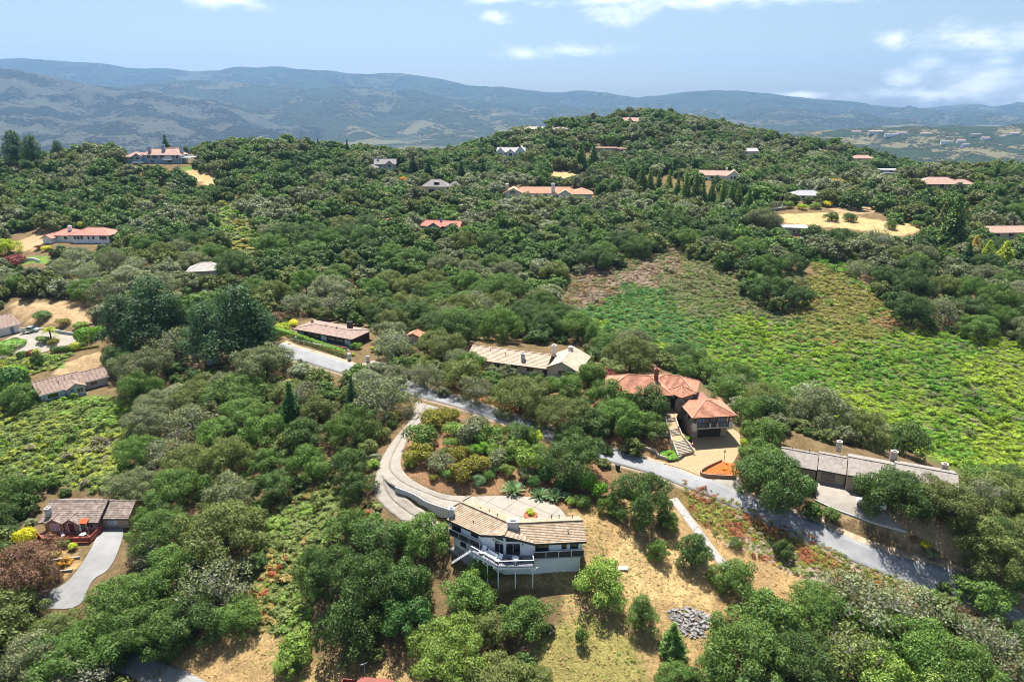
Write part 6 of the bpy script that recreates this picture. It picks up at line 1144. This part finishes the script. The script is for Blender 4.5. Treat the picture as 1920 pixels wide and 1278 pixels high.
simple('white_gabled_house', 'white_gables', 'bright white many-gabled house below the hilltop', [('x', -9, 9, 3, 9, 4.0, 2.4), ('y', -9, -4, 0, 8, 4.0, 2.4), ('y', 4, 9.5, 0, 8, 4.6, 2.8), ('y', -2.5, 2.5, 1, 8, 3.6, 2.0)], mat_basic('bright_white', (.78, .78, .8), .8), mat_basic('white_roof', (.42, .41, .41), .8, .06, .6), [(-6.5, 0, 2.2, 2, 1.8, 2), (0, 1, 2.0, 2, 1.8, 2), (6.8, 0, 2.6, 2.2, 2.4, 2)], [])
simple('cream_gabled_house', 'cream_far', 'white house with pale pink tiled roof beyond the row of conifers', [('x', -11, 7, 1, 9, 3.2, 2.2), ('y', 5, 11, -1, 8, 3.6, 2.4)], STUCCO, PINKT, [(6.8, -1, 2.0, 1.0, 1.6, 1), (8.6, -1, 2.0, 1.0, 1.6, 1), (-4, 1, 1.8, 1.8, 1.2, 2)], [(4, 6, 4, 7, 1)])
simple('flat_roof_house', 'flat_far', 'flat-roofed brown house on the hill to the side of two tall conifers', [('flat', -11, 4, 0, 7, 3.4, 0), ('flat', 4.4, 11, 1, 7, 2.8, 0)], TAN, PINKT, [(-6, 0, 1.8, 3, 1.2, 3), (0, 0, 1.8, 2.4, 1.2, 2), (8, 1, 1.6, 2, 1.2, 2)], [])
simple('hilltop_long_house', 'hilltop_long', 'long low beige house on the shoulder of the hilltop', [('hip', -14, 3, 2, 9, 3.2, 1.5), ('hip', 7, 18, 0, 7, 3.0, 1.3)], GREYWALL, tile_material('beige_roof', (.44, .38, .32), (.5, .45, .4)), [(-8, 2, 1.8, 4, 1.4, 4), (11, 0, 1.8, 3, 1.4, 3)], [])
simple('hilltop_pink_house', 'hilltop_peak', 'pink-roofed house near the very top of the wooded hill', [('x', -8, 8, 1, 9, 3.0, 2.4), ('y', -3, 2, -1, 6, 3.0, 2.6)], CREAM, PINKT, [(-.5, -1, 1.7, 2, 1.4, 2), (5, 1, 1.7, 2, 1.2, 2)], [])
simple('small_flat_house', 'small_pink', 'small pinkish house with white flat roof at the edge of the straw field', [('flat', -4.6, 4.6, 0, 7, 3.0, 0)], mat_basic('pink_plaster', (.52, .36, .30), .9, .05, 1.0), mat_basic('white_felt', (.45, .46, .48), .8, .05, .7), [(-2.5, 0, 1.6, .9, 1.4, 1), (-.8, 0, 1.6, .9, 1.4, 1), (1.4, 0, 1.6, .9, 1.4, 1)], [])
simple('broad_pink_house', 'right_pink', 'wide beige house with low pink tiled roof behind oaks above the field', [('hip', -11, 9, 0, 11, 3.2, 2.6), ('hip', 6, 16, 2, 9, 3.0, 1.8)], BEIGE, PINKT, [(-7, 0, 1.8, 2.0, 1.6, 2), (-1, 0, 1.8, 2.2, 1.8, 2), (3, 0, 1.8, 1.2, 1.8, 1), (10, 2, 1.8, 2.6, 1.6, 3)], [])
simple('low_pink_house', 'edge_pink', 'low house with long pale pink roof beside yellowish conifers', [('hip', -11, 13, 0, 8, 2.8, 1.8)], CREAM, PINKT, [(-5, 0, 1.5, 2, 1.2, 2), (1, 0, 1.5, 2, 1.2, 2)], [])
simple('grey_terrace_house', 'grey_far', 'grey house with pale flat roof below the bare sandy slope', [('flat', -9, 9, 2, 9, 4.6, 0), ('flat', -3, 9, 0, 5, 2.4, 0)], GREYBLUE, mat_basic('pale_felt', (.55, .52, .5), .85, .05, .6), [(-4, 2, 3.4, 2, 1.2, 2), (3, 2, 3.6, 3, 1.2, 3), (4, 0, 1.4, 3, 1.2, 3)], [])
simple('garden_white_house', 'garden_white', 'house with pale grey roof behind the flower garden', [('hip', -8, 7, 0, 8, 2.8, 1.8)], STUCCO, mat_basic('pale_grey_roof', (.38, .39, .41), .85, .06, .8), [(-3, 0, 1.5, 1.8, 1.2, 2), (3, 0, 1.5, 1.8, 1.2, 2)], [])
simple('slope_pink_house', 'slope_pink', 'far pink-roofed house beneath the bare sandy slope', [('hip', -8, 8, 0, 8, 2.8, 2.0)], CREAM, PINKT, [(-3, 0, 1.5, 1.8, 1.2, 2), (3, 0, 1.5, 1.8, 1.2, 2)], [])
simple('white_roof_house', 'white_far', 'far small house with white roof on the wooded flank of the hill', [('x', -6.5, 6.5, 0, 7, 2.6, 1.8)], STUCCO, MATS['white_roof'], [(-2, 0, 1.4, 1.6, 1.1, 2)], [])
simple('hidden_grey_house', 'hidden_grey', 'weathered grey roof peeping out between dark pines', [('hip', -5, 5.5, 0, 7.5, 3.0, 1.8)], GREYWALL, tile_material('pale_shingle_roof', (.42, .38, .34), (.5, .46, .42)), [(-1.5, 0, 1.6, 1.6, 1.1, 2)], [])
h = House('white_garage_house', 'left_edge', 'brown tiled house with white garage at the concrete forecourt')
h.walls(-6.5, 6.5, 0, 9, 2.8, STUCCO, gable='x', rise=2.2); h.roof('x', -6.5, 6.5, 0, 9, 2.8, 2.2, BROWNR, .7, .42, .06, WHITE); h.window((.5, 0, 1.15), w=4.8, h=2.1, nx=1, ny=4, frame=WHITE, pane=WHITE, name='garage_door'); h.door((4.6, 0, .05), 1.0, 2.1, MATS['blue_door'])
def shed(name, u, v, yaw, w, d, hh, wallm, roofm, label):
    g = ground(u, v); h = House(name, None, label, g, math.radians(yaw)); h.root['category'] = 'shed'; h.walls(-w / 2, w / 2, 0, d, hh, wallm, -1.5, 'y', .7); h.roof('y', -w / 2, w / 2, 0, d, hh, .7, roofm, .25, .36, .05); h.door((0, 0, 0.02), .9, 1.9, GREYWALL); return h
shed('garden_shed', 399, 682, 25, 2.6, 3.0, 2.1, PALEBLUE, PINKT, 'small pale shed with pinkish gabled roof below the dark pines')
shed('garden_shed', 422, 629, -12, 3.2, 3.0, 2.2, BLUE, PINKT, 'small blue shed glimpsed between the dark pines'); shed('garden_shed', 775, 645, -15, 3.6, 3.2, 2.2, BEIGE, CLAY, 'little pink-roofed outbuilding between the two long ridge houses'); shed('garden_shed', 728, 424, 10, 6, 4, 2.4, BEIGE, REDR, 'scrap of red tiled roof deep in the wood beside the blue gabled house')
# red-brown house cut by the lower edge of the picture
g = ground(700, 1292); h = House('red_brown_house', None, 'red-brown house roof and balcony among the oaks at the lowest edge', g + Vector((0, -4, 0)), math.radians(-8))
tz = at_z(690, 1266, g.z + 3.2).z - g.z; h.walls(-2, 2, 0, 4, 1.7, REDWOOD, -3, 'x', .8); h.roof('x', -2, 2, 0, 4, 1.7, .8, mat_basic('dull_red_roof', (.22, .075, .06), .85, .15, 1.2), .4, .4, .05); m = MB(); m.box(-4.6, -2.1, .5, 3.6, .5, .7); m.build('balcony_floor', DARKTRIM, h.root); h.railing([(-2.1, 3.6), (-4.6, 3.6), (-4.6, .5), (-2.1, .5)], .7, 1.0, REDWOOD, REDWOOD, .4, solid=REDWOOD)
tp = empty('white_t_post', ground(684, 1262), .5, 'small white T-shaped post beside the red-brown roof', 'post'); m = MB(); m.bar((0, 0, -.2), (0, 0, 1.7), .07); m.build('post', WHITE, tp); m = MB(); m.bar((-.5, 0, 1.74), (.5, 0, 1.74), .08); m.build('crossbar', WHITE, tp)
# ------------------------------------------------------------------ vehicles
def car(name, loc, yaw, label, paint, pickup=False, cat='car'):
    c = empty(name, loc, yaw, label, cat); Ln, W = 2.3, .92
    if pickup: S = [(-2.6, .45), (-2.6, 1.0), (-.6, 1.02), (-.45, 1.75), (.75, 1.78), (1.35, 1.12), (2.5, 1.0), (2.6, .5)]
    else: S = [(-2.25, .4), (-2.3, 1.0), (-2.0, 1.68), (.35, 1.74), (1.15, 1.1), (2.2, .95), (2.3, .45)]
    m = MB(); m.solid([(x, -W, z) for x, z in S], [(x, W, z) for x, z in S]); m.build('body', paint, c)
    g = MB(); gx = [(-.35, 1.1), (-.28, 1.65), (.68, 1.68), (1.18, 1.12)] if pickup else [(-1.85, 1.05), (-1.75, 1.6), (.28, 1.64), (.98, 1.08)]
    for s in (-1, 1): g = MB(); g.solid([(x, s * (W - .01), z) for x, z in gx], [(x, s * (W + .015), z) for x, z in gx]); g.build('side_window', GLASS, c)
    a, b = (S[4], S[5]) if pickup else (S[3], S[4]); g = MB(); g.solid([(a[0] - .02, -.78, a[1] - .06), (a[0] - .02, .78, a[1] - .06), (b[0], .84, b[1] + .02), (b[0], -.84, b[1] + .02)], [(a[0] + .06, -.78, a[1] - .03), (a[0] + .06, .78, a[1] - .03), (b[0] + .06, .84, b[1] + .06), (b[0] + .06, -.84, b[1] + .06)]); g.build('windscreen', GLASS, c)
    for x in (-1.45, 1.45):
        for s in (-1, 1):
            P = [(x + .36 * math.cos(k * .524), s * (W + .03), .36 + .36 * math.sin(k * .524)) for k in range(12)]; w = MB(); w.solid(P, [(p[0], s * (W - .24), p[2]) for p in P]); wo_ = w.build('wheel', BLACKM, c)
            P = [(x + .2 * math.cos(k * .785), s * (W + .045), .36 + .2 * math.sin(k * .785)) for k in range(8)]; w = MB(); w.solid(P, [(p[0], s * (W + .02), p[2]) for p in P]); w.build('rim', mat_basic('alloy', (.5, .5, .5), .35, metal=.8), wo_)
    for s in (-1, 1): e = S[-2]; m = MB(); m.box(e[0] - .1, e[0] + .04, s * .7 - .16, s * .7 + .16, .68, .84); m.build('headlight', mat_basic('headlamp', (.7, .7, .72), .15), c)
    if pickup: m = MB(); m.box(-2.45, -.75, -.75, .75, 1.021, 1.03); m.build('load_bed', BLACKM, c)
    return c
WP = mat_basic('white_car_paint', (.72, .72, .72), .25, spec=.6); SP_ = mat_basic('silver_car_paint', (.45, .47, .5), .3, metal=.5)
car('parked_car', ground(1632, 950) + Vector((0, 0, .1)), math.radians(158), 'white car parked under the oak on the drive of the grey-roofed house', WP); car('pickup_truck', ground(57, 623) + Vector((0, 0, .1)), math.radians(8), 'silver pickup parked along the wall of the concrete forecourt', SP_, True, 'pickup'); car('parked_car', ground(1115, 392) + Vector((0, 0, .1)), .2, 'white car half hidden beside the orange-roofed mansion', WP); car('parked_car', ground(1510, 452) + Vector((0, 0, .1)), .4, 'white car below the small flat-roofed pinkish house', WP)
garden_wall('garden_wall', [(28, 622), (60, 618), (100, 622), (142, 629)], .8, GREYWALL, 'grey block wall behind the concrete forecourt'); garden_wall('garden_wall', [(0, 498), (35, 492), (60, 488), (75, 492)], 1.0, STUCCO, 'white garden wall beside the villa with the salmon pink roof')
for u, v, lb in ((655, 674, 'square grey gate post at the end of the long hedge'), (690, 679, 'square grey gate post across the gateway from the long hedge')):
    gp = empty('gate_post', ground(u, v), -.4, lb, 'gate post', 'gate posts'); m = MB(); m.box(-.3, .3, -.3, .3, -.5, 1.5); m.build('shaft', GREYWALL, gp); m = MB(); m.box(-.38, .38, -.38, .38, 1.5, 1.62); m.build('cap', GREYWALL, gp)
# clipped hedge along the brown house
def hedge(px, hgt, wid, tone, label):
    P = catmull([ground(u, v) for u, v in px], 6); r = np.random.default_rng(5); Pt, Nn = [], []
    for a, b in zip(P, P[1:]):
        d_ = (b - a)[:2]; ln = np.linalg.norm(d_); d_ = d_ / ln; s_ = np.array([-d_[1], d_[0]]); k = int(ln * 130)
        t = r.uniform(0, 1, k); w = r.uniform(-1, 1, k); f = r.uniform(0, 1, k); top = f < .42; side = np.where(r.uniform(0, 1, k) < .5, -1, 1)
        off = np.where(top, w, side) * wid / 2; z = np.where(top, hgt, r.uniform(0, hgt, k)) + r.normal(size=k) * .06
        Pt.append(np.c_[a[0] + (b - a)[0] * t + s_[0] * off, a[1] + (b - a)[1] * t + s_[1] * off, a[2] + (b - a)[2] * t + z]); Nn.append(unit(np.c_[s_[0] * np.where(top, 0, side), s_[1] * np.where(top, 0, side), np.where(top, 1, .2)] + r.normal(size=(k, 3)) * .4))
    V, Fc = cards(np.concatenate(Pt), np.concatenate(Nn), .3, r); o = mesh_np('clipped_hedge', V, Fc, LEAF); o.color = (*TONES[tone], 1); tag(o, label, 'hedge')
hedge([(512, 622), (545, 632), (590, 648), (648, 668)], 1.5, 1.2, 'bright green', 'long clipped green hedge in front of the low brown timber house'); hedge([(105, 660), (140, 657), (186, 650)], .5, .8, 'golden olive', 'low olive hedge below the row of round clipped bushes')
hedge([(960, 384), (1000, 383), (1040, 384), (1075, 386)], 1.6, 2.0, 'bright green', 'trimmed green hedge below the terrace of the orange-roofed mansion')
# heap of grey rocks on the straw slope
r = np.random.default_rng(11); m = MB(); base = ground(1295, 1165)
for i in range(420):
    a, q = r.uniform(0, 6.283), math.sqrt(r.uniform(0, 1)); x, y = base.x + math.cos(a) * q * 3.0 * (1 + .25 * math.sin(3 * a)), base.y + math.sin(a) * q * 2.5; z = float(height(x, y)) + (1 - q * q) * .4 * r.uniform(0, 1); s = .08 + .3 * r.uniform(0, 1)**2
    P = [Vector((x, y, z)) + Vector(unit(r.normal(size=3))) * s * r.uniform(.7, 1.1) for _ in range(8)]
    b0 = len(m.v); M_ = Matrix.Rotation(r.uniform(0, 6.28), 3, 'Z') @ Matrix.Rotation(r.uniform(-.6, .6), 3, 'X'); cb = [Vector((sx * s * r.uniform(.6, 1.1), sy * s * r.uniform(.5, .9), sz * s * r.uniform(.35, .6))) for sz in (-1, 1) for sx, sy in ((-1, -1), (1, -1), (1, 1), (-1, 1))]
    cb = [M_ @ v_ + Vector((x, y, z)) for v_ in cb]; m.solid(cb[:4], cb[4:])
tag(m.build('rock_heap', mat_basic('grey_rock', (.10, .095, .09), .9, .25, 2.6, col2=(.33, .31, .29))), 'heap of broken grey rocks on the straw slope', 'rocks', None, 'stuff')
wb = MB(); g = ground(1168, 1066); wb.box(g.x - .7, g.x + .7, g.y - .4, g.y + .4, g.z + .05, g.z + .25); tag(wb.build('white_board', WHITE), 'flat white board lying in the straw behind the light green tree', 'board')
# small pale houses on the settled hill far off
ORDN = ['first', 'second', 'third', 'fourth', 'fifth', 'sixth', 'seventh', 'eighth', 'ninth', 'tenth', 'eleventh', 'twelfth']
for i, (u, v, w_, mw, mr_) in enumerate(((1606, 249, 14, STUCCO, PINKT), (1642, 250, 22, CREAM, MATS['beige_roof']), (1672, 254, 20, STUCCO, GREYR), (1690, 252, 18, STUCCO, PINKT), (1735, 254, 14, CREAM, PINKT), (1775, 269, 16, STUCCO, GREYR), (1803, 266, 12, STUCCO, PINKT), (1812, 273, 12, STUCCO, GREYR), (1830, 254, 14, CREAM, GREYR), (1848, 262, 12, STUCCO, PINKT), (1880, 258, 12, CREAM, GREYR), (1902, 252, 12, STUCCO, PINKT))):
    g = on_hill('settled_hill', u, v); h = House('far_house', None, f'tiny pale house on the hazy far hill, {ORDN[i]} from the hill\'s wooded end', g, rng.uniform(-.4, .4)); h.root['group'] = 'houses on the far hill'; d_ = (g - Vector(CAM)).length; W_ = w_ * d_ / F / 2
    h.walls(-W_, W_, 0, 12, 5, mw, -6, 'x', 3.0); h.roof('x', -W_, W_, 0, 12, 5, 3.0, mr_, 1.0, 2.0, .05)

# ------------------------------------------------------------------ labels that single out each plant, then plant them
MARKS = [('white deck house', 970, 1010), ('clay-tiled villa', 1300, 780), ('long grey-roofed house', 1630, 870), ('tan-roofed long house', 985, 665), ('low brown timber house', 622, 628), ('pale blue bungalow', 138, 725), ('red deck house', 150, 975),
         ('concrete forecourt', 80, 642), ('salmon-roofed villa', 150, 445), ('ridge-top house', 298, 298), ('gabled grey house', 716, 313), ('dormer house', 815, 353), ('orange-roofed mansion', 1028, 366), ('blue gabled house', 825, 428), ('white gabled house', 957, 287),
         ('conifer row', 1300, 360), ('two hill conifers', 1100, 300), ('hilltop houses', 1100, 235), ('small flat-roofed house', 1491, 432), ('flower garden', 1510, 380), ('broad pink-roofed house', 1770, 348), ('palm', 1783, 448), ('weathered grey roof', 384, 512), ('rock heap', 1295, 1165),
         ('red-brown house', 690, 1272), ('bottom-corner road', 270, 1250), ('concrete drive bend', 735, 860), ('lane and bin', 1158, 870), ('red ground cover bank', 1480, 1020), ('bright green fern patch', 1190, 600), ('garden shed', 398, 675), ('straw field', 1600, 415), ('hidden lane bend', 740, 720), ('parked white car', 1632, 942), ('yellow scrub hillside', 1800, 700), ('gully of light brush', 455, 430), ('reddish brush gap', 545, 1050), ('lane end', 1890, 1145), ('bungalow brush', 120, 830)]
ORD = ['closest', 'second closest', 'third closest', 'fourth closest', 'fifth closest', 'sixth closest', 'seventh closest', 'eighth closest', 'ninth closest', 'tenth closest', 'eleventh closest', 'twelfth closest', 'thirteenth closest', 'fourteenth closest', 'fifteenth closest', 'sixteenth closest', 'seventeenth closest', 'eighteenth closest', 'nineteenth closest', 'twentieth closest']
buckets = {}
for d in PLANTS:
    pu, pv, pw = d['px']; k = min(range(len(MARKS)), key=lambda i: math.hypot(MARKS[i][1] - pu, (MARKS[i][2] - pv) * 1.2)); dx, dy = pu - MARKS[k][1], (pv - MARKS[k][2]) * 1.2
    dirn = ('right of' if dx > 0 else 'left of') if abs(dx) > abs(dy) else ('in front of' if dy > 0 else 'behind'); word = KINDNAME[d['kind']][2]
    buckets.setdefault((k, dirn, word), []).append((math.hypot(dx, dy), id(d), d))
for (k, dirn, word), lst in buckets.items():
    lst.sort(key=lambda q: q[:2])
    for i, (_, _, d) in enumerate(lst):
        size = '' if d['kind'] in ('bush', 'topiary', 'agave') else ('large ' if d['R'] > 5.0 else 'small ' if d['R'] < 2.6 else '')
        d['label'] = f"{size}{d['tone']} {word}, {ORD[min(i, 19)]} {dirn} the {MARKS[k][0]}"
        d['group'] = {'oak': 'oaks on the slopes', 'thin_oak': 'oaks on the slopes', 'conifer': 'conifers', 'pine': 'tall pines', 'bush': 'garden bushes', 'topiary': 'clipped bushes', 'agave': 'spiky plants'}.get(d['kind'])
for i, d in enumerate(PLANTS): place_plant(d, i)
